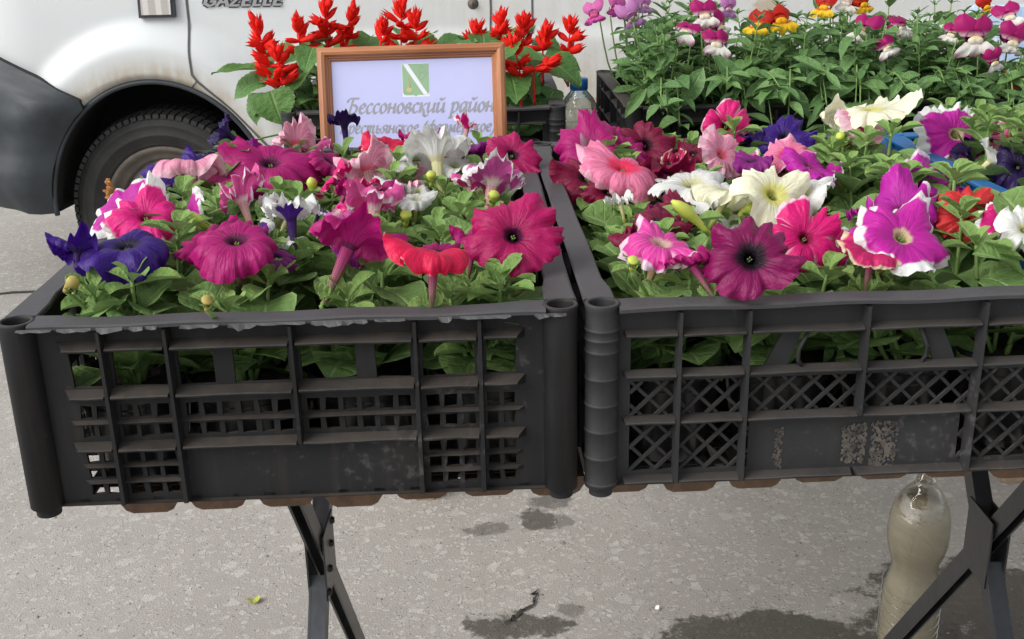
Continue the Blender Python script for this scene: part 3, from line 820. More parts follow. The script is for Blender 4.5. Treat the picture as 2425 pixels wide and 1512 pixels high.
for lx, sgn in ((-0.205, 1), (0.492, 1)):
    PV = Vector((lx, 1.030, 0.600))
    da = Vector((0, 0.615, -0.80)).normalized(); db = Vector((0, -0.64, -0.80)).normalized()
    ka, kb = 0.6/0.792, 0.6/0.78
    # channel from front top to back foot, and from back top to front foot
    chan(PV-da*0.255, PV+da*0.745, 0.0115, M['leg'], -1)
    o2 = Vector((0.0, 0, 0))
    chan(PV-db*0.26+o2, PV-db*0.022+o2, 0.0155, M['leg'], 1)
    chan(PV+db*0.022+o2, PV+db*0.75+o2, 0.0155, M['leg_face'], 1)
    # gusset plates that join the crossing
    for sx in (-1, 1):
        mb = MB()
        pts = []
        for X_ in (-0.0010, 0.0010):
            for q in (PV-da*0.048, PV-db*0.048, PV+da*0.048, PV+db*0.048):
                pts.append(q+Vector((sx*0.0090+X_,0,0)))
        mb.hexa(pts)
        mb.v = [tuple(TI @ Vector(p)) for p in mb.v]
        mb.build('gusset_plate', M['leg'], tab)
        for q in (PV-db*0.036, PV-db*0.012, PV+db*0.014, PV+db*0.038):
            c_ = q+Vector((sx*0.0100, 0.0, 0))
            if sx > 0: rivet(c_)
    for (dd, L_, o3) in ((da, 0.745, 0), (db, 0.75, 0)):
        e = PV+dd*L_
        mb = MB(); mb.box(e.x-0.014, e.x+0.014, e.y-0.014, e.y+0.014, 0.0005, 0.022)
        mb.v = [tuple(TI @ Vector(p)) for p in mb.v]; mb.build('rubber_foot', M['rubber'], tab)

bench = empty('display_bench', (0.30, 2.2, 0), 0.02, 'wooden display bench behind, carrying the crates of red salvia and snapdragons', 'table')
for k in range(7):
    q = MB(); q.box(-0.60, 0.92, -0.70+k*0.155, -0.70+k*0.155+0.148, TZ-0.024, TZ-0.0006); q.build('plank', M['bench'], bench)
for x in (-0.5, 0.82):
    for y in (0.06, 0.34):
        q = MB(); q.box(x-0.02, x+0.02, y-0.02, y+0.02, 0.0008, TZ-0.0245); q.build('leg', M['bench'], bench)

# ------------------------------------------------------------ crates
CH = 0.146           # foot to rim
PR = 0.0119          # corner post radius
def cells(mb, xs, zs, solid, y0, y1, jit=0.0, rr=None):
    """perforated panel in the XZ plane between y0 (outer) and y1 (inner)"""
    nx, nz = len(xs), len(zs)
    P0 = []
    for j in range(nz):
        for i in range(nx):
            jx = rr.uniform(-jit, jit) if jit and 0 < i < nx-1 else 0
            jz = rr.uniform(-jit, jit) if jit and 0 < j < nz-1 else 0
            P0.append((xs[i]+jx, zs[j]+jz))
    o = len(P0); vs_ = [(p[0], y0, p[1]) for p in P0]+[(p[0], y1, p[1]) for p in P0]
    fs = []
    S = lambda i, j: 0 <= i < nx-1 and 0 <= j < nz-1 and solid(i, j)
    for j in range(nz-1):
        for i in range(nx-1):
            if not S(i, j): continue
            a, b_, c, d = j*nx+i, j*nx+i+1, (j+1)*nx+i+1, (j+1)*nx+i
            fs += [(a,b_,c,d), (a+o,d+o,c+o,b_+o)]
            if not S(i-1,j): fs.append((a,d,d+o,a+o))
            if not S(i+1,j): fs.append((b_,b_+o,c+o,c))
            if not S(i,j-1): fs.append((a,a+o,b_+o,b_))
            if not S(i,j+1): fs.append((d,c,c+o,d+o))
    mb.add(vs_, fs)
FINR = random.Random(4)
def fin(mb, x0, x1, z, dep, t0, t1, taper=0.008):
    """horizontal stiffening rib, pointed at both ends and a little warped"""
    n = max(2, min(8, int((x1-x0)/0.012))); vs_ = []; ph = FINR.uniform(0,6)
    for i in range(n+1):
        k = i/n; xo = x0+(x1-x0)*k; xi = x0-taper+(x1-x0+2*taper)*k
        w = 0.00022*math.sin(ph+k*5)+FINR.uniform(-0.0002,0.0002); d = dep+0.0003*math.sin(ph*2+k*7)+FINR.uniform(-0.0003,0.0003)
        vs_ += [(xi, 0, z-t0/2), (xo, -d, z-t1/2+w), (xo, -d-0.0004, z+w), (xo, -d+0.0002, z+t1/2-0.0004+w), (xi, 0, z+t0/2)]
    fs = [(i*5+q, i*5+q+1, (i+1)*5+q+1, (i+1)*5+q) for i in range(n) for q in range(4)]
    fs += [(4,3,2,1,0), (n*5,n*5+1,n*5+2,n*5+3,n*5+4)]
    mb.add(vs_, fs)
def wall(root, L_, style, place, seed, mat, detail=True):
    """one crate wall of length L_ (between post axes), local x 0..L_, z up, outer face at y = 0"""
    rr = random.Random(seed)
    Z = lambda v: (CH-0.008)*(1-v)+0.007
    zt = CH-0.004
    objs = []
    if style == 'grid':
        U = [0.0,0.075]
        if L_ < 0.5:
            cols = [(0.085,0.145,2),(0.16,0.262,3),(0.282,0.49,6),(0.51,0.718,6),(0.738,0.84,3),(0.855,0.915,2)]
            ribs = [0.152,0.272,0.50,0.728,0.848]
            big = [(0.085,0.142),(0.165,0.262),(0.285,0.350),(0.385,0.488),(0.512,0.615),(0.650,0.716),(0.740,0.838),(0.860,0.915)]
            plate = (0.275,0.725)
        else:
            cols = [(0.06,0.10,2),(0.11,0.19,3),(0.205,0.335,6),(0.35,0.49,6),(0.51,0.65,6),(0.665,0.795,6),(0.81,0.89,3),(0.90,0.94,2)]
            ribs = [0.105,0.197,0.342,0.50,0.658,0.803,0.895]
            big = [(0.06,0.10),(0.115,0.19),(0.21,0.33),(0.36,0.485),(0.515,0.64),(0.67,0.79),(0.815,0.885),(0.90,0.94)]
            plate = (0.345,0.655)
        # upper band with the big windows
        xs = sorted(set([0.02, 0.98]+[q for w_ in big for q in w_])); zs = [Z(0.40), Z(0.355), Z(0.165), zt]
        mids = [(a+b_)/2 for a, b_ in big]
        mb = MB(); cells(mb, [x*L_ for x in xs], zs, lambda i, j: not (j == 1 and any(abs((xs[i]+xs[i+1])/2-m_) < 1e-6 for m_ in mids)), 0.0, 0.0028, 0.0007, rr)
        # perforated lower band: many small square holes
        xs = [0.02]; hol = set()
        for a, b_, n in cols:
            p = (b_-a)/n
            for k in range(n):
                xs += [a+p*(k+0.16), a+p*(k+0.86)]; hol.add(len(xs)-2)
        xs.append(0.98)
        zr = [Z(1.0), Z(0.955), Z(0.895), Z(0.865), Z(0.805), Z(0.775), Z(0.715), Z(0.63), Z(0.565), Z(0.525), Z(0.455), Z(0.40)]
        hr = {1, 3, 5, 7, 9}
        def sol(i, j):
            if i in hol and j in hr:
                um = (xs[i]+xs[i+1])/2
                if j <= 5 and plate[0] < um < plate[1]: return True
                if j <= 5 and (um < 0.10 or um > 0.905) and rr.random() < 0.35: return True
                return False
            return True
        memo = {}
        cells(mb, [x*L_ for x in xs], zr, lambda i, j: memo.setdefault((i,j), sol(i,j)), 0.0, 0.0028, 0.0007, rr)
        o = mb.build('wall_panel', mat, root); o.matrix_local = place; objs.append(o)
        if detail:
            brk = [0.055]+ribs+[0.945]
            for v, dep, t0 in ((0.135,0.0105,0.007),(0.385,0.0105,0.007),(0.675,0.0095,0.0065)):
                for k in range(len(brk)-1):
                    mb = MB(); fin(mb, brk[k]*L_+0.0025+(0.008 if k == 0 else 0), brk[k+1]*L_-0.0025-(0.008 if k == len(brk)-2 else 0), Z(v)+rr.uniform(-0.0006,0.0006), dep+rr.uniform(-0.001,0.0005), t0, 0.0024, 0.0012 if 0 < k < len(brk)-2 else 0.006)
                    b_ = mb.build('horizontal_rib', mat, root); b_.matrix_local = place
            for v, u0, u1 in ((0.545,0.08,0.92),(0.79,0.09,0.27),(0.79,0.73,0.915),(0.88,0.09,0.27),(0.88,0.73,0.915)):
                mb = MB(); fin(mb, u0*L_, u1*L_, Z(v), 0.0035, 0.0030, 0.0014, 0.004)
                b_ = mb.build('horizontal_rib', mat, root); b_.matrix_local = place
            for u in ribs:
                mb = MB(); x = u*L_
                zb = Z(0.675) if u == 0.50 else Z(0.99)
                mb.hexa([(x-0.0014,-0.0092,zb),(x+0.0014,-0.0092,zb),(x+0.0022,0,zb-0.0005),(x-0.0022,0,zb-0.0005),(x-0.0011,-0.0112,zt-0.002),(x+0.0011,-0.0112,zt-0.002),(x+0.0024,0,zt-0.002),(x-0.0024,0,zt-0.002)])
                b_ = mb.build('vertical_rib', mat, root); b_.matrix_local = place
    else:
        # lattice style
        if L_ < 0.5: ribs = [0.145,0.275,0.50,0.725,0.855]; plate = (0.29,0.71)
        else: ribs = [0.10,0.20,0.35,0.50,0.65,0.80,0.90]; plate = (0.37,0.63)
        u0, u1 = 0.055, 0.945
        mb = MB()
        # solid frame: top band, bands under the windows and lattice, end strips
        for a, b_ in ((0.0,0.145),(0.365,0.425),(0.62,0.655),(0.935,1.0)):
            mb.box(0.02*L_, 0.98*L_, 0.0, 0.0028, Z(b_), Z(a) if a > 0 else zt)
        for a, b_ in ((0.02,u0),(u1,0.98)): mb.box(a*L_, b_*L_, 0.0004, 0.0024, Z(0.999), zt-0.0006)
        mb.box(plate[0]*L_, plate[1]*L_, 0.0003, 0.0025, Z(0.94), Z(0.64))
        if L_ < 0.5:
            for (xa, xb) in ((0.335,0.40),(0.665,0.60)):
                sg = 1 if xb > xa else -1
                w_ = 0.022*L_
                mb.hexa([(xa*L_-w_,0.0003,Z(0.367)),(xa*L_+w_,0.0003,Z(0.367)),(xa*L_+w_,0.0025,Z(0.367)),(xa*L_-w_,0.0025,Z(0.367)),
                         ((xa+sg*0.035)*L_-w_*0.8,0.0003,Z(0.142)),((xa+sg*0.035)*L_+w_*0.8,0.0003,Z(0.142)),((xa+sg*0.035)*L_+w_*0.8,0.0025,Z(0.142)),((xa+sg*0.035)*L_-w_*0.8,0.0025,Z(0.142))])
        o = mb.build('wall_frame', mat, root); o.matrix_local = place
        # diagonal bars, clipped to their field
        mb = MB(); p_ = 0.0182; hw = 0.00115
        def diag(xa, xb, za, zb):
            for sg in (1, -1):
                yb = 0.0009 if sg == 1 else 0.0021
                c0 = int((-(zb-za))/p_)-2; c1 = int((xb-xa+(zb-za))/p_)+2
                for q in range(c0, c1):
                    xo = xa+q*p_
                    if sg == 1: a = Vector((xo, za)); b2 = Vector((xo+(zb-za), zb))
                    else: a = Vector((xo+(zb-za), za)); b2 = Vector((xo, zb))
                    # clip in x
                    t0, t1 = 0.0, 1.0; dx = b2.x-a.x
                    for lim, s_ in ((xa, 1), (xb, -1)):
                        ta = (lim-a.x)/dx
                        if (dx > 0) == (s_ > 0): t0 = max(t0, ta)
                        else: t1 = min(t1, ta)
                    if t1-t0 < 0.06: continue
                    pa, pb = a.lerp(b2, t0), a.lerp(b2, t1)
                    mb.bar((pa.x, yb, pa.y), (pb.x, yb, pb.y), 2*hw, 0.0022, up=(0,1,0))
        brk = [u0]+ribs+[u1]
        diag(u0*L_, u1*L_, Z(0.62), Z(0.425))
        diag(u0*L_, plate[0]*L_, Z(0.935), Z(0.655)); diag(plate[1]*L_, u1*L_, Z(0.935), Z(0.655))
        o = mb.build('lattice', mat, root); o.matrix_local = place
        if detail:
            for v, dep in ((0.155,0.0095),(0.375,0.0095),(0.632,0.0095),(0.975,0.0085)):
                for k in range(len(brk)-1):
                    mb = MB(); fin(mb, brk[k]*L_+0.002-(0.006 if k == 0 else 0), brk[k+1]*L_-0.002+(0.006 if k == len(brk)-2 else 0), Z(v), dep, 0.0042, 0.0022, 0.001)
                    b_ = mb.build('horizontal_rib', mat, root); b_.matrix_local = place
            for u in ribs:
                mb = MB(); x = u*L_
                zb = Z(0.632) if u == 0.50 else Z(0.985)
                mb.hexa([(x-0.0013,-0.0098,zb),(x+0.0013,-0.0098,zb),(x+0.0020,0,zb),(x-0.0020,0,zb),(x-0.0010,-0.0104,zt-0.002),(x+0.0010,-0.0104,zt-0.002),(x+0.0020,0,zt-0.002),(x-0.0020,0,zt-0.002)])
                b_ = mb.build('vertical_rib', mat, root); b_.matrix_local = place
            if L_ < 0.5:
                for u, sg in ((0.40,1),(0.60,-1)):
                    pts = [(u*L_-sg*0.002,-0.003,Z(0.16)),(u*L_-sg*0.009,-0.003,Z(0.27)),(u*L_-sg*0.009,-0.003,Z(0.33)),(u*L_-sg*0.006,-0.003,Z(0.360))]
                    mb = MB(); mb.tube(pts, 0.0016, 6); b_ = mb.build('hand_hole_lip', mat, root, True); b_.matrix_local = place
def post_mesh(style):
    mb = MB(); r = PR; h = CH
    prof = [(r*0.72,0.0),(r*0.75,0.006),(r,0.007)]
    if style == 'lattice':
        z = 0.007
        for zz in (0.010,0.031,0.052,0.072,0.092,0.112,0.121,0.128):
            prof += [(r,zz-0.0012),(r*1.055,zz-0.0004),(r*1.055,zz+0.0004),(r,zz+0.0012)]
    prof += [(r,h-0.004),(r*1.04,h-0.0005),(r*1.0,h+0.0006),(r*0.80,h+0.0006),(r*0.76,h-0.001),(r*0.72,h-0.05),(0.0004,h-0.05)]
    mb.lathe(prof, 28)
    mb.disc(r*0.72, 28, (0,0,0.0002))
    return mb.mesh('corner_post', True)
POST = {'grid': post_mesh('grid'), 'lattice': post_mesh('lattice')}
def crate(x, y, rz, W_, L_, style, mat, rim_mat, label, seed, z=TZ, torn=False, group='plastic crates of bedding plants'):
    """W_, L_ = distances between post axes across and along; x, y = front-left post axis"""
    c = Matrix.Rotation(rz, 4, 'Z') @ Vector((W_/2, L_/2, 0))
    root = empty('plastic_crate', (x+c.x, y+c.y, z), rz, label, 'crate', group)
    hx, hy = W_/2, L_/2
    pmesh = POST[style].copy(); pmesh.materials.clear(); pmesh.materials.append(mat)
    for sx in (-1, 1):
        for sy in (-1, 1):
            link('corner_post', pmesh, None, root, Matrix.Translation((sx*hx, sy*hy, 0)))
    T = Matrix.Translation; RZ = lambda a: Matrix.Rotation(a, 4, 'Z')
    in_ = 0.0035
    wall(root, W_, style, T((-hx, -hy-in_+0.0035, 0)), seed, mat)
    wall(root, W_, style, T((hx, hy, 0)) @ RZ(PI), seed+1, mat)
    wall(root, L_, style, T((-hx, hy, 0)) @ RZ(-PI/2), seed+2, mat)
    wall(root, L_, style, T((hx, -hy, 0)) @ RZ(PI/2), seed+3, mat)
    # rim flange, four lengths between the posts
    rr = random.Random(seed+9)
    zt = CH; th = 0.0038
    for k, (L2, pl) in enumerate(((W_, T((-hx,-hy,0))), (W_, T((hx,hy,0)) @ RZ(PI)), (L_, T((-hx,hy,0)) @ RZ(-PI/2)), (L_, T((hx,-hy,0)) @ RZ(PI/2)))):
        mb = MB(); n = 22; vs_ = []
        for i in range(n+1):
            xx = PR*0.9+(L2-PR*1.8)*i/n
            sag = -0.0006*math.sin(i*0.9+seed)
            e0 = -0.0112+rr.uniform(-0.0003,0.0003)
            if i == 0 or i == n: e0 = -0.0118
            wd = 0.0072 if 1 < i < n-1 else 0.0105
            vs_ += [(xx, e0, zt-th+sag), (xx, e0-0.0004, zt-0.0012+sag), (xx, e0+0.0012, zt-0.0002+sag), (xx, wd-0.001, zt-0.0002+sag), (xx, wd, zt-0.001+sag), (xx, wd, zt-th+sag)]
        fs = []
        for i in range(n):
            for q in range(6):
                a = i*6+q; b_ = i*6+(q+1)%6
                fs.append((a, a+6, b_+6, b_))
        fs += [tuple(range(6)), tuple(n*6+q for q in range(5,-1,-1))]
        mb.add(vs_, fs)
        o = mb.build('rim', rim_mat, root); o.matrix_local = pl
        if torn and k in (0,):
            mb = MB(); xx = 0.004; vs_ = []
            while xx < L2-0.006:
                ln = rr.uniform(0.008,0.04); dn = rr.uniform(0.0008,0.0042)
                if rr.random() < 0.34: xx += ln*0.4; continue
                m_ = max(3, int(ln/0.004)); vv = []
                for i in range(m_+1):
                    q = xx+ln*i/m_; d_ = dn*rr.uniform(0.55,1.25)*(0.35 if i in (0,m_) else 1)
                    vv += [(q, -0.0117, zt-0.0022), (q+rr.uniform(-0.001,0.001), -0.0128-rr.uniform(0,0.002), zt-0.0030-d_)]
                mb.add(vv, [(2*i,2*i+1,2*i+3,2*i+2) for i in range(m_)])
                xx += ln+rr.uniform(-0.002,0.006)
            o = mb.build('torn_edge', M['flash'], root); o.matrix_local = pl; o['kind'] = 'stuff'
    # slatted base
    mb = MB()
    nx = int(W_/0.026); ny = int(L_/0.026)
    for i in range(nx+1):
        xx = -hx+W_*i/nx; mb.box(xx-0.004, xx+0.004, -hy, hy, 0.0075, 0.0100)
    for j in range(ny+1):
        yy = -hy+L_*j/ny; mb.box(-hx, hx, yy-0.004, yy+0.004, 0.0066, 0.0072+0.0001)
    mb.box(-hx+0.02, hx-0.02, -hy, -hy+0.012, 0.0046, 0.0064); mb.box(-hx+0.02, hx-0.02, hy-0.012, hy, 0.0046, 0.0064)
    mb.build('base_grid', mat, root)
    return root
CW, CL = 0.368, 0.568
LC = (-0.3344, 0.7178, 0.0373); RC = (0.0622, 0.7327, 0.0435); BC = (0.4735, 0.7460, 0.0435)
cl_ = crate(*LC, CW, CL, 'grid', M['black_plastic'], M['rim_plastic_skylit'], 'black perforated plastic crate of petunias with torn front rim and square holes', 11, torn=True)
cr_ = crate(*RC, CW, CL, 'lattice', M['grey_plastic'], M['rim_plastic_skylit'], 'dark grey plastic crate of petunias with diagonal lattice front', 21)
cb_ = crate(*BC, CW, CL, 'grid', M['blue_plastic'], M['blue_plastic'], 'blue plastic crate of petunias at the right, behind the picotee blooms', 31)
SC = (-0.300, 1.560, 0.02); DC = (0.172, 1.545, 0.03)
cs_ = crate(*SC, CW, CL, 'lattice', M['grey_plastic'], M['rim_plastic_skylit'], 'dark crate holding red salvia behind the framed sign', 41)
cd_ = crate(*DC, CL, CW, 'grid', M['black_plastic'], M['black_plastic'], 'black crate holding leafy snapdragons in the back row', 51)
# dried glue left by a label on the grid of the right-hand crate
def residue():
    mt, nt, b, out = new_mat('label_residue'); g = N(nt); c = g.coord()
    n1 = g.noise(160, 5, 0.7, c); n2 = g.noise(40, 3, 0.6, c)
    g.set(b, 'Base Color', g.mix(g.mr(n1, 0.35, 0.65, 0, 1), (0.038,0.034,0.031), (0.125,0.106,0.09))); b.inputs['Roughness'].default_value = 0.9
    return mt
M['residue'] = residue()
rr = random.Random(8)
for (x0, x1, z0, z1, nn) in ((0.176,0.193,0.016,0.047,330), (0.197,0.216,0.012,0.048,330), (0.126,0.132,0.014,0.046,80)):
    mb = MB()
    for q in range(nn):
        cx_, cz_ = rr.uniform(x0,x1), rr.uniform(z0,z1); r_ = rr.uniform(0.0004,0.0015)
        mb.add([(cx_-CW/2+r_*rr.uniform(0.5,1.2)*math.cos(k*PI/4.5), -CL/2-0.0003-q*0.000002, cz_+r_*rr.uniform(0.5,1.4)*math.sin(k*PI/4.5)) for k in range(9)], [tuple(range(8,-1,-1))])
    mb.build('label_residue', M['residue'], cr_)

# ------------------------------------------------------------ framed sign
M['frame_wood'] = wood('frame_wood', (0.30,0.105,0.040), (0.47,0.20,0.085), 0.9, 0.38, axis=0)
M['frame_wood_v'] = wood('frame_wood_upright', (0.30,0.105,0.040), (0.47,0.20,0.085), 0.9, 0.38, axis=1)
M['paper'] = plain('sign_paper', (0.50,0.52,0.80), 0.35, var=0.02, spec=0.5)
M['ink'] = plain('grey_ink', (0.33,0.33,0.36), 0.6, var=0.05)
M['ink_dark'] = plain('ink_outline', (0.285,0.285,0.305), 0.6, var=0.05)
FW, FHt = 0.2345, 0.2465
# local frame of the sign: x right, y up the face, z towards the viewer
SG = Matrix.Translation((-0.2345, 1.395, 0.8315)) @ Matrix.Rotation(R(-0.6), 4, 'Y') @ Matrix.Rotation(R(90-13), 4, 'X')
sg_ = empty('framed_sign', (0,0,0), 0, 'wooden framed sign with green crest and grey italic lettering', 'sign')
sg_.matrix_world = SG
FB = 0.0168
def moulding(name, L2, mat, Mx):
    prof = [(0,0),(0,0.011),(0.002,0.014),(0.006,0.0155),(0.0095,0.0145),(0.0115,0.011),(0.0128,0.0108),(0.0138,0.0085),(0.0152,0.0083),(FB,0.0062),(FB,0.0)]
    mb = MB(); n = len(prof)
    vs_ = [(a, a, h_) for a, h_ in prof]+[(L2-a, a, h_) for a, h_ in prof]
    mb.add(vs_, [(i+n, i, (i+1)%n, (i+1)%n+n) for i in range(n)])
    o = mb.build(name, mat, sg_); o.matrix_local = Mx
moulding('frame_rail', FW, M['frame_wood'], Matrix.Identity(4))
moulding('frame_rail', FW, M['frame_wood'], Matrix.Translation((FW,FHt,0)) @ Matrix.Rotation(PI, 4, 'Z'))
moulding('frame_stile', FHt, M['frame_wood'], Matrix.Translation((FW,0,0)) @ Matrix.Rotation(PI/2, 4, 'Z'))
moulding('frame_stile', FHt, M['frame_wood'], Matrix.Translation((0,FHt,0)) @ Matrix.Rotation(-PI/2, 4, 'Z'))
q = MB(); q.box(0.004, FW-0.004, 0.004, FHt-0.004, 0.0005, 0.004); q.build('backing_board', M['bench'], sg_)
q = MB(); q.box(0.012, FW-0.012, 0.012, FHt-0.012, 0.0042, 0.0055); pap = q.build('paper_sheet', M['paper'], sg_)
PX = 0.000521           # metres on the sheet for one unit of the layout below
def sx_(u): return (u-750)*PX
def sy_(v): return FHt-(v-105)*PX
def flat(pts, z, mat, name):
    mb = MB(); mb.add([(sx_(u), sy_(v), z) for u, v in pts], [tuple(range(len(pts)))])
    me = mb.mesh(name); return link(name, me, mat, pap)
M['crest_green'] = plain('crest_green', (0.26,0.42,0.25), 0.6, var=0.04)
M['crest_white'] = plain('crest_white', (0.74,0.76,0.82), 0.6, var=0.02)
M['crest_gold'] = plain('crest_gold', (0.55,0.45,0.20), 0.6, var=0.1)
flat([(951,226),(1016,226),(1016,147),(951,147)], 0.00560, M['crest_white'], 'crest_sheet')
flat([(952,215),(955,221),(962,222),(978,222),(983,225),(988,222),(1006,222),(1012,221),(1015,215),(1015.5,148),(952,148)], 0.00575, M['crest_green'], 'crest_shield')
flat([(1002,221.5),(1013,221.5),(966,148.5),(954,148.5)], 0.00590, M['crest_white'], 'crest_band')
flat([(967+7*math.cos(a), 209+5.5*math.sin(a)) for a in [-2*PI*k/14 for k in range(14)]], 0.00590, M['crest_gold'], 'crest_onion')
for pts in ([(966,204),(963,190),(967,180)],[(968,204),(971,192),(968,182)],[(967,204),(967,188)]):
    mb = MB(); mb.tube([(sx_(u), sy_(v), 0.0059) for u, v in pts], 0.00028, 4); mb.build('crest_sprout', M['crest_gold'], pap)
for pts in ([(997,153),(1012,169),(997,187)],[(990,169),(1010,169)],[(997,153),(992,162),(996,169),(992,177),(997,187)]):
    mb = MB(); mb.tube([(sx_(u), sy_(v), 0.0058) for u, v in pts], 0.00022, 4); mb.build('crest_bow', M['ink'], pap)
def write(text, u0, u1, vb, xh_px, hgt, lean=0.0):
    for nib, hair, z, mat, nm in ((0.175,0.085,0.00565,M['ink_dark'],'letter_outline'), (0.135,0.035,0.00570,M['ink'],'lettering')):
        mb, w_ = lettering(text, xh_px*PX, nib=nib, hair=hair)
        k = (u1-u0)*PX/w_
        mb.v = [(sx_(u0)+p[0]*k, sy_(vb)+p[1]*hgt-p[0]*k*lean, z+p[2]) for p in mb.v]
        mb.build(nm, mat, pap)
write('Бессоновский район', 816, 1170, 262, 23.5, 1.0, 0.012)
write('Крестьянское (фермерское)', 795, 1171, 309, 18.5, 1.0, 0.012)
write('хозяйство', 903, 1064, 354, 18.5, 1.0, 0.012)

# ------------------------------------------------------------ bottles
def clear_plastic(name, tint, rough=0.04):
    """thin clear plastic: mostly see-through, with gloss growing at grazing angles"""
    mt, nt, b, out = new_mat(name); g = N(nt)
    nt.nodes.remove(b)
    tr = nt.nodes.new('ShaderNodeBsdfTransparent'); tr.inputs[0].default_value = (*tint, 1)
    gl = nt.nodes.new('ShaderNodeBsdfGlossy'); gl.inputs['Roughness'].default_value = rough; gl.inputs['Color'].default_value = (0.9,0.9,0.9,1)
    lw = nt.nodes.new('ShaderNodeLayerWeight'); lw.inputs['Blend'].default_value = 0.25
    bp = nt.nodes.new('ShaderNodeBump'); bp.inputs['Strength'].default_value = 0.4; bp.inputs['Distance'].default_value = 0.004
    nt.links.new(g.noise(50, 2, 0.6, g.coord()), bp.inputs['Height'])
    nt.links.new(bp.outputs[0], gl.inputs['Normal']); nt.links.new(bp.outputs[0], lw.inputs['Normal'])
    mx = nt.nodes.new('ShaderNodeMixShader')
    nt.links.new(g.mr(lw.outputs['Fresnel'], 0.0, 0.6, 0.06, 0.75), mx.inputs[0])
    nt.links.new(tr.outputs[0], mx.inputs[1]); nt.links.new(gl.outputs[0], mx.inputs[2])
    nt.links.new(mx.outputs[0], out.inputs['Surface'])
    return mt
def murky(name, tint):
    mt, nt, b, out = new_mat(name); g = N(nt)
    c = g.coord(); x = g.sep(c)
    n1 = g.noise(1.0, 4, 0.6, g.comb(g.math('MULTIPLY', x[0], 22.0), g.math('MULTIPLY', x[1], 22.0), g.math('ADD', g.math('MULTIPLY', x[2], 95.0), g.math('MULTIPLY', x[0], 60.0))))
    cc = g.mix(g.mr(n1, 0.35, 0.65, 0.0, 1.0), tint, tuple(q*0.92 for q in tint))
    g.set(b, 'Base Color', cc); b.inputs['Roughness'].default_value = 0.12
    b.inputs['Transmission Weight'].default_value = 0.42; b.inputs['IOR'].default_value = 1.12
    b.inputs['Coat Weight'].default_value = 0.4
    g.bump(n1, 0.7, 0.006, b)
    return mt
M['pet'] = clear_plastic('clear_bottle_plastic', (0.93,0.92,0.86))
M['pet_blue'] = clear_plastic('bluish_bottle_plastic', (0.80,0.90,0.95))
M['murky'] = murky('murky_water', (0.63,0.575,0.46))
M['water'] = clear_plastic('bottle_water', (0.85,0.92,0.95), 0.02)
M['cap_blue'] = plain('blue_cap', (0.02,0.16,0.48), 0.35, var=0.1)
bt = empty('plastic_bottle', (0.668, 1.640, 0.0), 0.0, 'bottle of cloudy yellowish water standing on the asphalt under the right crate', 'bottle')
prof = [(0.0005,0.004),(0.030,0.002),(0.042,0.006),(0.047,0.020),(0.0485,0.050),(0.0475,0.075),(0.0485,0.10),(0.0475,0.125),(0.0460,0.140),(0.0415,0.160),(0.0372,0.178),(0.0385,0.194),(0.0445,0.212),(0.0490,0.232),(0.0500,0.252),(0.0485,0.275),(0.0435,0.298),(0.034,0.318),(0.024,0.331),(0.0165,0.338),(0.0145,0.344)]
q = MB(); q.lathe(prof, 40); q.build('bottle_body', M['pet'], bt, True)
lv = [(max(0.0004, r_-0.0012), z_+0.0012) for r_, z_ in prof if z_ < 0.300]
lv.append((0.0005, lv[-1][1]+0.0003))
q = MB(); q.lathe(lv, 40); q.build('cloudy_water', M['murky'], bt, True)
q = MB()
for k in range(7):
    z_ = 0.045+k*0.017; q.tube([(0.0489*math.cos(a), 0.0489*math.sin(a), z_+0.010*math.sin(a)) for a in [2*PI*i/28 for i in range(29)]], 0.0009, 4, False)
q.build('moulded_ridges', M['pet'], bt, True)
q = MB(); q.lathe([(0.0145,0.344),(0.0178,0.345),(0.0178,0.3475),(0.0142,0.349),(0.0138,0.362),(0.0115,0.362),(0.0115,0.344)], 28); q.build('bottle_neck', M['pet'], bt, True)
b2 = empty('plastic_bottle', (0.112, 1.790, TZ-0.045), 0.0, 'clear water bottle with blue cap between the salvia and snapdragon crates', 'bottle')
b2.location.z = TZ
s = 0.80
q = MB(); q.lathe([(r_*s, z_*s) for r_, z_ in [(0.0005,0.0),(0.036,0.001),(0.040,0.008),(0.040,0.05),(0.038,0.056),(0.040,0.062),(0.040,0.090),(0.0385,0.095),(0.040,0.100),(0.0405,0.118),(0.036,0.138),(0.027,0.154),(0.018,0.164),(0.0155,0.170)]], 36)
q.build('bottle_body', M['pet_blue'], b2, True)
q = MB(); q.lathe([(r_*s, z_*s) for r_, z_ in [(0.0005,0.002),(0.034,0.003),(0.0385,0.010),(0.0385,0.05),(0.0365,0.056),(0.0385,0.062),(0.0385,0.078),(0.0005,0.078)]], 36)
q.build('bottle_water', M['water'], b2, True)
q = MB(); q.lathe([(0.0135,0.1345),(0.0142,0.136),(0.0142,0.151),(0.013,0.1525),(0.0004,0.1525)], 30); q.build('bottle_cap', M['cap_blue'], b2, True)
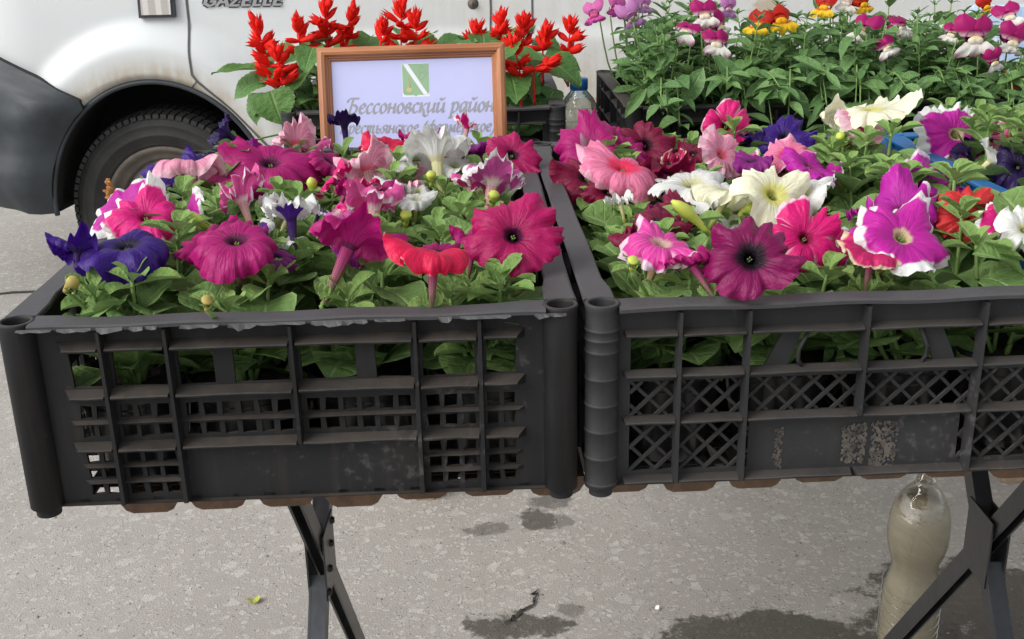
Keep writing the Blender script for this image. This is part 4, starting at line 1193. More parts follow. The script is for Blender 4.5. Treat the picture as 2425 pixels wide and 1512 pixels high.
# pale blue floral gift card behind the snapdragons
cdm, nt_, b_, o_ = new_mat('floral_print'); g_ = N(nt_)
vo = g_.voro(48, g_.coord()); rc = g_.sep(vo.outputs['Color'])
mk = g_.math('MULTIPLY', g_.math('GREATER_THAN', rc[0], 0.35), g_.math('SUBTRACT', 1.0, g_.ss(g_.math('ADD', vo.outputs['Distance'], g_.math('MULTIPLY', g_.noise(120,3,0.6,g_.coord()),0.3)), 0.4, 0.55)))
g_.set(b_, 'Base Color', g_.mix(mk, g_.mix(rc[2], (0.33,0.50,0.72), (0.48,0.60,0.78)), g_.mix(rc[1], (0.82,0.84,0.87), (0.72,0.55,0.72)))); b_.inputs['Roughness'].default_value = 0.3
bx = empty('gift_box', (0.975, 2.12, TZ), R(-4), 'pale blue floral printed box standing at the upper right behind the snapdragons', 'box')
for nm, bb in (('box_body', (-0.115,0.115,-0.03,0.03,0.0008,0.19)), ('box_lid', (-0.118,0.118,-0.033,0.033,0.1905,0.221))):
    q = MB(); q.box(*bb); q.build(nm, cdm, bx)

# ------------------------------------------------------------ where each bloom, spike and large leaf grows (metres)
FLOWERS = [
    ('L', (-0.3141, 1.0987, 0.996), 0.0412, (-0.05, 0.35, 0.95), 'blush', 35, 115, 0.35, 'pale pink bloom on a green tube, back left corner'),
    ('L', (-0.2391, 1.1194, 0.996), 0.0478, (0.05, -0.35, 0.95), 'magenta', 30, 95, 0.25, 'broad deep magenta bloom, back left, dark throat'),
    ('L', (-0.3178, 1.2874, 0.994), 0.0253, (-0.75, -0.1, 0.55), 'dark_violet', 60, 30, 0.30, 'dark violet half folded bloom leaning left'),
    ('L', (-0.2316, 1.2219, 0.994), 0.0308, (-0.3, 0.5, 0.75), 'blush', 45, 80, 0.40, 'pale pink veined bloom beside the sign frame'),
    ('L', (-0.3397, 1.1479, 0.98), 0.0411, (0, -0.2, 1), 'violet', 30, 90, 0.25, 'violet bloom hidden behind the pale pink one'),
    ('L', (-0.3288, 0.9361, 0.998), 0.0362, (-0.55, -0.35, 0.75), 'lilac_picotee', 30, 70, 0.25, 'tilted magenta bloom with white lower edge, left side'),
    ('L', (-0.2922, 0.8823, 1.004), 0.0361, (0.05, -0.45, 0.9), 'picotee', 35, 85, 0.50, 'hot pink bloom edged in white, left side'),
    ('L', (-0.2781, 0.7896, 1.006), 0.0408, (-0.05, -0.12, 1), 'violet', 28, 125, 0.30, 'drooping violet-blue bloom at the front left'),
    ('L', (-0.1987, 0.7915, 1.008), 0.0405, (0.05, -0.25, 0.97), 'magenta', 28, 115, 0.25, 'drooping magenta bloom on a striped tube, front'),
    ('L', (-0.2257, 0.9338, 1.002), 0.0312, (-0.35, 0.45, 0.85), 'pink', 45, 95, 0.50, 'frilled pink bloom seen from behind, left of centre'),
    ('L', (-0.2063, 0.9578, 0.99), 0.0173, (0.1, 0.2, 0.9), 'white', 55, 90, 0.50, 'small white folded bloom'),
    ('L', (-0.1744, 0.8753, 1.0), 0.0293, (-0.1, 0.35, 0.9), 'violet_white', 50, 75, 0.50, 'white bloom with violet throat, centre of the left crate'),
    ('L', (-0.1634, 1.0339, 0.996), 0.0216, (-0.7, -0.1, 0.6), 'hotpink', 50, 60, 0.35, 'small hot pink bloom leaning left'),
    ('L', (-0.1403, 1.1045, 0.99), 0.0336, (-0.25, 0.35, 0.9), 'blush', 40, 100, 0.45, 'pale pink bloom with fine red veins'),
    ('L', (-0.1099, 1.0464, 0.988), 0.0224, (0.2, 0.1, 0.9), 'white', 45, 110, 0.30, 'white bloom with a long hanging petal'),
    ('L', (-0.1282, 0.9854, 0.998), 0.0240, (-0.1, 0.2, 0.9), 'hotpink', 45, 90, 0.40, 'bright pink ruffled bloom, middle'),
    ('L', (-0.1108, 0.8962, 1.002), 0.0353, (0.05, 0.4, 0.9), 'pink', 50, 90, 0.45, 'pink trumpet seen from behind with cream tube'),
    ('L', (-0.1155, 0.775, 1.006), 0.0386, (0.4, 0.3, 0.8), 'magenta', 38, 85, 0.30, 'large magenta trumpet tilted right, purple striped tube'),
    ('L', (-0.0534, 0.7428, 1.006), 0.0317, (0.05, 0.25, 0.95), 'redpink', 35, 110, 0.30, 'rose red umbrella bloom at the front'),
    ('L', (0.0022, 0.8119, 1.002), 0.0356, (0.12, -0.75, 0.65), 'carmine', 38, 62, 0.30, 'big carmine bloom with dark throat, front right'),
    ('L', (-0.0159, 1.0212, 0.992), 0.0367, (0.2, 0.35, 0.9), 'pink_white', 42, 90, 0.55, 'lilac pink bloom with white frilled edge'),
    ('L', (-0.0737, 1.1477, 0.988), 0.0427, (-0.1, 0.45, 0.9), 'white', 50, 85, 0.40, 'large white trumpet seen from behind'),
    ('L', (-0.1318, 1.2119, 0.994), 0.0318, (0.25, -0.2, 0.9), 'redpink', 35, 80, 0.40, 'rose red bloom with white edges before the sign'),
    ('L', (-0.1065, 1.2124, 0.998), 0.0177, (-0.2, 0.35, 0.85), 'magenta', 45, 70, 0.40, 'small magenta bloom before the sign'),
    ('L', (-0.0897, 1.2017, 1.002), 0.0150, (0.1, -0.3, 0.9), 'picotee', 50, 80, 0.50, 'tiny pink and white bud-like bloom'),
    ('L', (-0.0445, 1.2096, 1.011), 0.0182, (0.15, 0.25, 0.9), 'picotee', 65, 80, 0.60, 'curled pink and white bloom against the sign'),
    ('L', (-0.0564, 1.208, 0.991), 0.0183, (-0.1, -0.2, 0.9), 'picotee', 45, 80, 0.50, 'low pink and white frilled bloom at the sign foot'),
    ('L', (-0.0289, 1.1894, 0.986), 0.0312, (-0.05, 0.4, 0.9), 'purple', 42, 90, 0.45, 'purple bloom at the back, right of the sign centre'),
    ('L', (-0.0843, 1.2173, 0.992), 0.0203, (0.0, 0.2, 0.9), 'purple', 45, 90, 0.40, 'purple bloom tucked behind the white trumpet'),
    ('L', (0.0034, 1.1668, 0.99), 0.0309, (0.3, -0.65, 0.65), 'carmine', 40, 60, 0.35, 'carmine bloom on the back right corner'),
    ('L', (-0.1843, 1.2716, 1.002), 0.0257, (-0.05, 0.05, 1), 'dark_violet', 80, 55, 0.30, 'upright dark violet trumpet before the sign'),
    ('L', (-0.176, 0.816, 0.988), 0.0162, (0.3, -0.3, 0.8), 'purple', 40, 80, 0.30, 'purple bloom low beside the magenta one'),
    ('L', (-0.3421, 0.9698, 1.006), 0.0139, (-0.8, -0.2, 0.25), 'wilted', 78, 10, 0.30, 'withered brown bloom over the van tyre'),
    ('L', (-0.1797, 0.8774, 0.982), 0.0181, (0, 0.1, 1), 'white', 45, 110, 0.40, 'white bloom low in the middle'),
    ('L', (-0.0864, 1.019, 0.98), 0.0184, (0.1, -0.1, 0.9), 'white', 45, 90, 0.40, 'white bloom half hidden by leaves'),
    ('L', (-0.3203, 1.2606, 0.98), 0.0242, (-0.3, -0.3, 0.9), 'dark_violet', 40, 80, 0.40, 'small dark violet bloom at the back left rim'),
    ('L', (-0.1618, 0.932, 0.992), 0.0154, (0.4, 0.1, 0.85), 'violet_white', 50, 80, 0.50, 'small white and violet bloom turned right'),
    ('L', (-0.0572, 1.1628, 0.98), 0.0232, (0.3, -0.3, 0.9), 'white', 40, 90, 0.50, 'white bloom below the purple one'),
    ('L', (-0.1158, 1.0051, 0.986), 0.0192, (0.4, -0.2, 0.8), 'pink', 45, 90, 0.50, 'pink bloom squeezed between the trumpets'),
    ('R', (0.0606, 1.1409, 0.978), 0.0221, (-0.3, -0.4, 0.8), 'magenta', 40, 80, 0.45, 'magenta bloom on the left rim'),
    ('R', (0.0935, 1.0456, 0.978), 0.0236, (0, -0.5, 0.8), 'crimson', 35, 80, 0.40, 'low crimson bloom under the pink veined one'),
    ('R', (0.1478, 0.9538, 0.982), 0.0217, (0.1, -0.5, 0.8), 'crimson', 35, 80, 0.40, 'crimson bloom beside the lime bud'),
    ('R', (0.1859, 1.0044, 0.986), 0.0238, (0.2, -0.3, 0.9), 'white', 35, 95, 0.40, 'small white bloom left of the cream one'),
    ('R', (0.2101, 0.9016, 0.978), 0.0256, (-0.1, -0.5, 0.8), 'white', 35, 95, 0.40, 'white bloom hanging behind the wine one'),
    ('R', (0.3824, 0.9643, 0.986), 0.0238, (0.2, -0.5, 0.8), 'lilac', 35, 80, 0.45, 'lilac bloom touching the coral one'),
    ('R', (0.195, 1.1841, 0.984), 0.0213, (-0.2, -0.4, 0.85), 'crimson', 38, 75, 0.40, 'small crimson bloom at the back'),
    ('R', (0.4295, 0.9447, 0.988), 0.0214, (0.1, -0.4, 0.85), 'purple', 38, 80, 0.40, 'purple bloom near the right edge'),
    ('R', (0.0856, 1.1888, 0.992), 0.0407, (-0.15, -0.55, 0.8), 'magenta', 35, 70, 0.45, 'magenta bloom at the back left of the lattice crate'),
    ('R', (0.1482, 1.2245, 0.986), 0.0358, (0.0, -0.75, 0.65), 'crimson', 40, 60, 0.40, 'dark crimson bloom with black throat, back row'),
    ('R', (0.0773, 1.1012, 0.98), 0.0354, (-0.1, -0.6, 0.8), 'crimson', 35, 75, 0.35, 'dark crimson bloom under the pink one'),
    ('R', (0.1071, 1.0458, 1.0), 0.0428, (0.05, -0.22, 0.97), 'rose', 28, 105, 0.30, 'rose pink veined bloom with coral throat'),
    ('R', (0.159, 1.0746, 0.996), 0.0153, (0.1, -0.1, 1), 'rosecream', 70, 20, 0.70, 'faded bloom with shrivelled cream tips'),
    ('R', (0.0974, 0.9644, 0.986), 0.0169, (-0.2, 0.1, 0.9), 'white', 60, 80, 0.60, 'small crumpled white bloom'),
    ('R', (0.1223, 0.8986, 0.986), 0.0333, (0.1, -0.3, 0.95), 'crimson', 30, 95, 0.35, 'dark crimson bloom behind the striped pink one'),
    ('R', (0.2438, 1.263, 0.998), 0.0308, (0.0, -0.85, 0.5), 'hotpink', 30, 45, 0.25, 'hot pink face-on bloom, back of the lattice crate'),
    ('R', (0.2134, 1.1271, 0.994), 0.0256, (0.45, -0.55, 0.65), 'blush', 38, 50, 0.30, 'pale pink bloom with red veins turned right'),
    ('R', (0.3066, 1.2446, 0.986), 0.0316, (0.0, -0.7, 0.7), 'violet', 30, 60, 0.30, 'deep violet bloom at the back'),
    ('R', (0.2398, 1.0995, 0.992), 0.0254, (-0.1, -0.1, 0.95), 'purple', 45, 90, 0.50, 'ruffled purple bloom'),
    ('R', (0.2782, 1.1126, 0.994), 0.0268, (-0.15, -0.45, 0.85), 'rose', 40, 65, 0.40, 'pink bloom with coral throat beside the violet one'),
    ('R', (0.2899, 1.0753, 0.992), 0.0272, (0.3, -0.3, 0.9), 'lilac', 35, 90, 0.45, 'lilac pink frilled bloom'),
    ('R', (0.168, 1.014, 0.99), 0.0393, (-0.1, -0.2, 0.95), 'white', 35, 95, 0.30, 'white bloom behind the cream one'),
    ('R', (0.2168, 0.9078, 1.006), 0.0420, (0.25, -0.65, 0.72), 'cream', 26, 62, 0.30, 'large cream bloom in the centre of the lattice crate'),
    ('R', (0.1982, 0.9576, 0.98), 0.0312, (-0.1, -0.4, 0.9), 'white', 35, 95, 0.30, 'white bloom beneath the cream one'),
    ('R', (0.1083, 0.7818, 1.002), 0.0356, (0.25, -0.15, 0.95), 'pinkstripe', 35, 115, 0.50, 'pink and white streaked bloom, front left'),
    ('R', (0.1645, 0.7443, 1.002), 0.0349, (0.0, -0.8, 0.6), 'wine', 36, 55, 0.35, 'wine purple bloom with black throat at the front'),
    ('R', (0.2252, 0.8325, 0.99), 0.0323, (0.2, -0.7, 0.65), 'hotpink', 34, 60, 0.30, 'hot pink bloom with white margin beside the wine one'),
    ('R', (0.3821, 1.186, 1.026), 0.0402, (0.02, 0.02, 1), 'cream', 18, 70, 0.25, 'tall cream bloom on a long yellow tube'),
    ('R', (0.3723, 1.1921, 1.006), 0.0348, (0.45, -0.35, 0.75), 'blush', 40, 70, 0.35, 'pale pink bloom under the tall cream one'),
    ('R', (0.3634, 0.9805, 0.992), 0.0366, (-0.1, -0.6, 0.8), 'lilac', 30, 75, 0.40, 'magenta lilac bloom at the right'),
    ('R', (0.3194, 0.8936, 0.994), 0.0357, (-0.15, -0.5, 0.85), 'lilac', 30, 85, 0.35, 'lilac bloom between two others at the right'),
    ('R', (0.2815, 0.7823, 1.004), 0.0401, (0.1, -0.62, 0.78), 'lilac_picotee', 28, 75, 0.50, 'lilac bloom with broad white frilled edge, front right'),
    ('R', (0.2579, 0.7718, 0.994), 0.0256, (0.1, -0.05, 1), 'rosecream', 55, 60, 0.40, 'cupped rose bloom with cream edge and green tube'),
    ('R', (0.3723, 0.8913, 0.99), 0.0312, (0.05, -0.7, 0.7), 'coral', 30, 70, 0.30, 'coral red bloom at the right'),
    ('R', (0.386, 0.8478, 0.996), 0.0259, (0.1, -0.65, 0.75), 'picotee', 30, 75, 0.50, 'pink bloom with jagged white edge, far right'),
    ('R', (0.283, 0.9956, 0.992), 0.0105, (0.2, -0.3, 0.6), 'purple', 70, 20, 0.70, 'shrivelled purple bloom'),
    ('B', (0.4833, 1.2133, 0.994), 0.0411, (0.05, -0.78, 0.62), 'lilac_picotee', 25, 50, 0.45, 'magenta star bloom with cream eye above the blue crate'),
    ('B', (0.5362, 1.1882, 0.99), 0.0307, (0.2, -0.5, 0.8), 'rose', 32, 75, 0.35, 'rose veined bloom at the right edge'),
    ('B', (0.4765, 1.1056, 0.986), 0.0220, (0.7, 0.1, 0.6), 'white', 55, 40, 0.30, 'white bloom folded sideways'),
    ('B', (0.4926, 1.0752, 0.988), 0.0275, (-0.1, -0.6, 0.75), 'dark_violet', 34, 70, 0.35, 'dark violet bloom at the right edge'),
    ('R', (0.3784, 0.8019, 1.002), 0.0217, (0.0, -0.6, 0.75), 'white', 32, 80, 0.35, 'white bloom cut by the right edge of the view'),
    ('B', (0.4833, 1.1758, 0.98), 0.0178, (-0.5, 0.0, 0.6), 'dark_violet', 65, 20, 0.30, 'dark violet folded bloom over the blue crate'),
]
BUDS = [
    ('L', (-0.2356, 0.869, 0.996), (-0.255, 0.865, 1.0078), 'lime'),
    ('L', (-0.0737, 1.0518, 0.986), (-0.0736, 1.0478, 1.0011), 'lime'),
    ('L', (-0.0867, 0.9076, 0.986), (-0.085, 0.9036, 0.9996), 'lime'),
    ('L', (-0.0155, 0.9659, 0.986), (-0.0125, 0.9619, 1.0013), 'lime'),
    ('R', (0.1515, 0.8284, 0.996), (0.1212, 0.8244, 1.0239), 'lime'),
    ('R', (0.0829, 0.7416, 0.996), (0.0837, 0.7376, 1.0057), 'lime'),
    ('R', (0.3445, 1.154, 0.996), (0.3379, 1.15, 1.01), 'lime'),
    ('R', (0.1925, 0.9205, 0.986), (0.2054, 0.9165, 0.994), 'lime'),
    ('L', (-0.3111, 0.7501, 0.986), (-0.2996, 0.7461, 0.9948), 'yellow'),
    ('L', (-0.2009, 0.7037, 0.986), (-0.1982, 0.6997, 0.9961), 'yellow'),
    ('L', (-0.1818, 1.0309, 0.981), (-0.1835, 1.0269, 1.002), 'lime'),
    ('R', (0.087, 1.0905, 0.978), (0.07, 1.0865, 1.027), 'pinkbud'),
]
SPIKES = [
    ((-0.3229, 1.6, 1.0048), (-0.3455, 1.6, 1.0953)),
    ((-0.311, 1.58, 1.0103), (-0.3148, 1.58, 1.0533)),
    ((-0.2961, 1.66, 1.0437), (-0.2971, 1.66, 1.0832)),
    ((-0.2603, 1.68, 1.0497), (-0.2592, 1.68, 1.106)),
    ((-0.239, 1.7, 1.0422), (-0.2228, 1.7, 1.0979)),
    ((-0.1552, 1.7, 1.0394), (-0.1518, 1.7, 1.1054)),
    ((-0.132, 1.68, 1.0382), (-0.1297, 1.68, 1.0859)),
    ((-0.0507, 1.75, 1.0411), (-0.0469, 1.75, 1.0597)),
    ((-0.0121, 1.72, 1.0436), (-0.0081, 1.72, 1.0801)),
    ((0.0259, 1.74, 1.0376), (0.0264, 1.74, 1.0746)),
    ((0.0916, 1.72, 1.0293), (0.0948, 1.72, 1.069)),
    ((0.0185, 1.6, 1.0128), (0.0092, 1.6, 1.0562)),
    ((0.038, 1.6, 1.0211), (0.0587, 1.6, 1.0294)),
    ((-0.182, 1.66, 1.0415), (-0.1769, 1.66, 1.0786)),
    ((0.0538, 1.72, 1.0343), (0.0572, 1.72, 1.0564)),
]
SALVIA_LEAVES = [
    ((-0.3472, 1.6, 1.0285), (-0.4111, 1.58, 1.0341), 0.0212, (0, -0.35, 0.9)),
    ((-0.326, 1.57, 1.0034), (-0.3101, 1.55, 0.9572), 0.0569, (0.0, -0.8, 0.55)),
    ((-0.3398, 1.6, 1.0139), (-0.3923, 1.58, 1.0032), 0.0413, (-0.2, -0.6, 0.8)),
    ((-0.3534, 1.62, 0.9936), (-0.3607, 1.6, 0.9492), 0.0360, (-0.5, -0.6, 0.5)),
    ((-0.3027, 1.66, 1.0527), (-0.3343, 1.64, 1.029), 0.0424, (-0.2, -0.5, 0.8)),
    ((-0.3015, 1.64, 1.0254), (-0.2701, 1.62, 1.0391), 0.0362, (0.2, -0.4, 0.9)),
    ((-0.3035, 1.64, 1.0016), (-0.2758, 1.62, 0.9891), 0.0333, (0.2, -0.7, 0.6)),
    ((-0.347, 1.62, 0.9785), (-0.3662, 1.6, 0.9673), 0.0271, (-0.4, -0.5, 0.7)),
    ((-0.3205, 1.6, 1.0309), (-0.3498, 1.58, 1.0197), 0.0353, (-0.1, -0.6, 0.8)),
    ((-0.3091, 1.63, 0.9852), (-0.2809, 1.61, 0.9579), 0.0423, (0.2, -0.8, 0.4)),
    ((0.0174, 1.62, 1.0042), (0.0496, 1.6, 0.9917), 0.0419, (0.2, -0.6, 0.7)),
    ((0.0113, 1.62, 0.9984), (0.0076, 1.6, 0.9689), 0.0359, (0, -0.8, 0.5)),
    ((0.061, 1.66, 1.0279), (0.1116, 1.64, 0.9936), 0.0548, (0.2, -0.5, 0.8)),
    ((0.0563, 1.7, 1.0292), (0.1173, 1.68, 1.0183), 0.0436, (0.1, -0.3, 0.9)),
    ((0.0355, 1.64, 0.977), (0.071, 1.62, 0.9372), 0.0365, (0.3, -0.6, 0.6)),
    ((0.0063, 1.7, 1.0241), (0.0556, 1.68, 1.0346), 0.0374, (0, -0.4, 0.9)),
    ((-0.0687, 1.72, 1.0416), (-0.0426, 1.7, 1.0585), 0.0251, (0, -0.3, 0.9)),
    ((-0.1944, 1.72, 1.044), (-0.2101, 1.7, 1.0556), 0.0251, (0, -0.3, 0.9)),
    ((-0.0866, 1.7, 1.0429), (-0.0637, 1.68, 1.0567), 0.0249, (0, -0.3, 0.9)),
    ((-0.3632, 1.5, 0.9419), (-0.3796, 1.48, 0.9545), 0.0338, (0, -0.8, 0.5)),
    ((-0.3354, 1.64, 1.0497), (-0.3456, 1.62, 1.0259), 0.0330, (-0.3, -0.6, 0.6)),
    ((0.066, 1.64, 0.9884), (0.0529, 1.62, 0.9557), 0.0364, (0, -0.7, 0.6)),
]
SNAPS = [
    ((0.1332, 1.75, 1.084), 0.0393, (-0.3, -0.9, 0.1), 'pinkmag'),
    ((0.1657, 1.78, 1.0903), 0.0354, (0.3, -0.9, 0.1), 'pinkmag'),
    ((0.1864, 1.76, 1.0791), 0.0447, (0.2, -0.9, 0.0), 'lilacsnap'),
    ((0.2099, 1.8, 1.0898), 0.0358, (0.5, -0.8, 0.1), 'lilacsnap'),
    ((0.2487, 1.6, 1.0659), 0.0438, (-0.4, -0.85, 0.2), 'magwhite'),
    ((0.2761, 1.63, 1.0883), 0.0443, (0, -0.95, 0.3), 'magwhite'),
    ((0.2963, 1.64, 1.0726), 0.0418, (0.5, -0.8, 0.2), 'magwhite'),
    ((0.2836, 1.58, 1.0531), 0.0462, (0.1, -0.95, 0.0), 'magwhite'),
    ((0.3214, 1.7, 1.0935), 0.0338, (0.4, -0.8, 0.1), 'lilacsnap'),
    ((0.3546, 1.62, 1.0733), 0.0442, (-0.5, -0.8, 0.2), 'redyellow'),
    ((0.3779, 1.62, 1.0786), 0.0501, (0.2, -0.9, 0.3), 'redyellow'),
    ((0.4661, 1.7, 1.0907), 0.0400, (-0.5, -0.8, 0.2), 'redyellow'),
    ((0.5151, 1.7, 1.094), 0.0400, (0.4, -0.8, 0.2), 'redyellow'),
    ((0.4963, 1.71, 1.0954), 0.0371, (0, -0.9, 0.2), 'whitesnap'),
    ((0.5028, 1.62, 1.0648), 0.0443, (-0.4, -0.85, 0.1), 'magwhite'),
    ((0.5187, 1.58, 1.0429), 0.0377, (0.1, -0.95, -0.1), 'magwhite'),
    ((0.5537, 1.64, 1.0648), 0.0388, (0.4, -0.8, 0.2), 'magwhite'),
    ((0.6358, 1.58, 1.0577), 0.0606, (0, -0.95, 0.2), 'magwhite'),
    ((0.6248, 1.62, 1.0567), 0.0355, (-0.4, -0.8, 0.2), 'magwhite'),
    ((0.6573, 1.56, 1.0285), 0.0373, (0.4, -0.85, -0.1), 'magwhite'),
    ((0.7076, 1.64, 1.0764), 0.0447, (-0.2, -0.9, 0.3), 'magwhite'),
    ((0.6973, 1.6, 1.0487), 0.0498, (0.1, -0.95, 0.1), 'magwhite'),
    ((0.7253, 1.62, 1.0577), 0.0414, (0.4, -0.8, 0.2), 'magwhite'),
    ((0.7383, 1.8, 1.0798), 0.0326, (0, -0.9, 0.2), 'redyellow'),
    ((0.6883, 1.55, 1.0009), 0.0287, (0.2, -0.8, 0.3), 'redsnap'),
]
SNAP_LEAVES = [
    ((0.277, 1.54, 1.0438), (0.3206, 1.52, 0.9983), 0.0317),
    ((0.2635, 1.54, 1.0273), (0.2311, 1.52, 0.9747), 0.0340),
    ((0.2023, 1.52, 0.9922), (0.2451, 1.5, 0.9722), 0.0226),
    ((0.4251, 1.54, 1.0298), (0.4522, 1.52, 1.0097), 0.0204),
    ((0.319, 1.6, 1.0588), (0.3478, 1.58, 1.0434), 0.0175),
    ((0.2289, 1.56, 1.048), (0.1956, 1.54, 1.0231), 0.0172),
    ((0.5732, 1.55, 1.0031), (0.6096, 1.53, 1.0192), 0.0207),
    ((0.6203, 1.53, 0.9769), (0.6379, 1.51, 0.9543), 0.0171),
    ((0.3733, 1.53, 1.0042), (0.4113, 1.51, 0.9559), 0.0249),
    ((0.1863, 1.53, 1.0022), (0.1509, 1.51, 0.9667), 0.0204),
    ((0.5261, 1.55, 1.0154), (0.5437, 1.53, 1.0009), 0.0206),
    ((0.545, 1.54, 0.9653), (0.5577, 1.52, 0.9965), 0.0196),
]

# ------------------------------------------------------------ plant pieces
def leaf_mesh(name, shape, width, seed, curve=0.25, fold=0.25, wave=0.03, nl=8, serr=0.0):
    rr = random.Random(seed); mb = MB(); na = 4
    us = [-1,-0.5,0,0.5,1]; vs_ = []; lu = []; lv = []
    ph = rr.uniform(0,6)
    for j in range(nl+1):
        v = 1-(1-j/nl)**1.35; w = width/2*shape(v)
        if serr and 0 < j < nl: w *= 1+serr*(1 if j % 2 else -1)
        y = math.sin(v*curve*1.6)/(curve*1.6) if curve else v
        zc = -(1-math.cos(v*curve*1.6))/1.6*1.6/ (1.6) * 1.0
        for u in us:
            z = zc + abs(u)*w*fold*2 + wave*math.sin(ph+v*9+u*1.5)*abs(u)
            vs_.append((u*w, y, z)); lu.append(u); lv.append(v)
    fs = [(j*5+i, j*5+i+1, (j+1)*5+i+1, (j+1)*5+i) for j in range(nl) for i in range(na)]
    mb.add(vs_, fs, lu=lu, lv=lv)
    return mb.mesh(name, True)
def sh_petunia(v): return max(0.05, (0.16+0.95*sstep(0.08,0.55,v))*(1-max(0,(v-0.60)/0.40)**2.2)**0.5 if v < 1 else 0.04)
def sh_lance(v): return max(0.04, math.sin(PI*min(1, v**0.85))**0.9)
def sh_ovate(v): return max(0.03, (math.sin(PI*min(1.0, (v*0.93+0.07))**0.62)**0.8) if v < 0.999 else 0.03)
PL = [leaf_mesh('leaf', sh_petunia, 0.54+0.055*k, 100+k, curve=0.35+0.25*(k % 3), fold=0.18+0.06*(k % 2), wave=0.03, nl=9) for k in range(6)]
PY = [leaf_mesh('leaf', sh_petunia, 0.46, 120+k, curve=0.5, fold=0.3, wave=0.02, nl=6) for k in range(3)]
SLm = [leaf_mesh('leaf', sh_lance, 0.24+0.05*k, 140+k, curve=0.35+0.3*(k % 3), fold=0.25, wave=0.02, nl=7) for k in range(5)]
OV = [leaf_mesh('leaf', sh_ovate, 0.74, 160+k, curve=0.4+0.15*k, fold=0.13, wave=0.035, nl=18, serr=0.035) for k in range(3)]
for me in PL: me.materials.append(M['petunia_leaf'])
for me in PY: me.materials.append(M['petunia_young'])
for me in SLm: me.materials.append(M['snap_leaf'])
for me in OV: me.materials.append(M['salvia_leaf'])
def put_leaf(root, me, base, d, L_, nrm=(0,0,1), wk=1.0, name='leaf'):
    d = Vector(d).normalized(); n = Vector(nrm); x = d.cross(n)
    if x.length < 1e-4: x = Vector((1,0,0))
    x.normalize(); n = x.cross(d)
    m_ = Matrix((x*L_*wk, d*L_, n*L_)).transposed().to_4x4(); m_.translation = Vector(base)
    o = bpy.data.objects.new(name, me); col.objects.link(o); o.parent = root; o.matrix_local = m_
    return o
def stem(root, pts, r0, r1, mat='stem', name='stem'):
    mb = MB(); pp = smooth_path(pts, 4); n = len(pp)
    mb.tube(pp, [r0+(r1-r0)*i/(n-1) for i in range(n)], 6)
    return mb.build(name, M[mat], root, True)

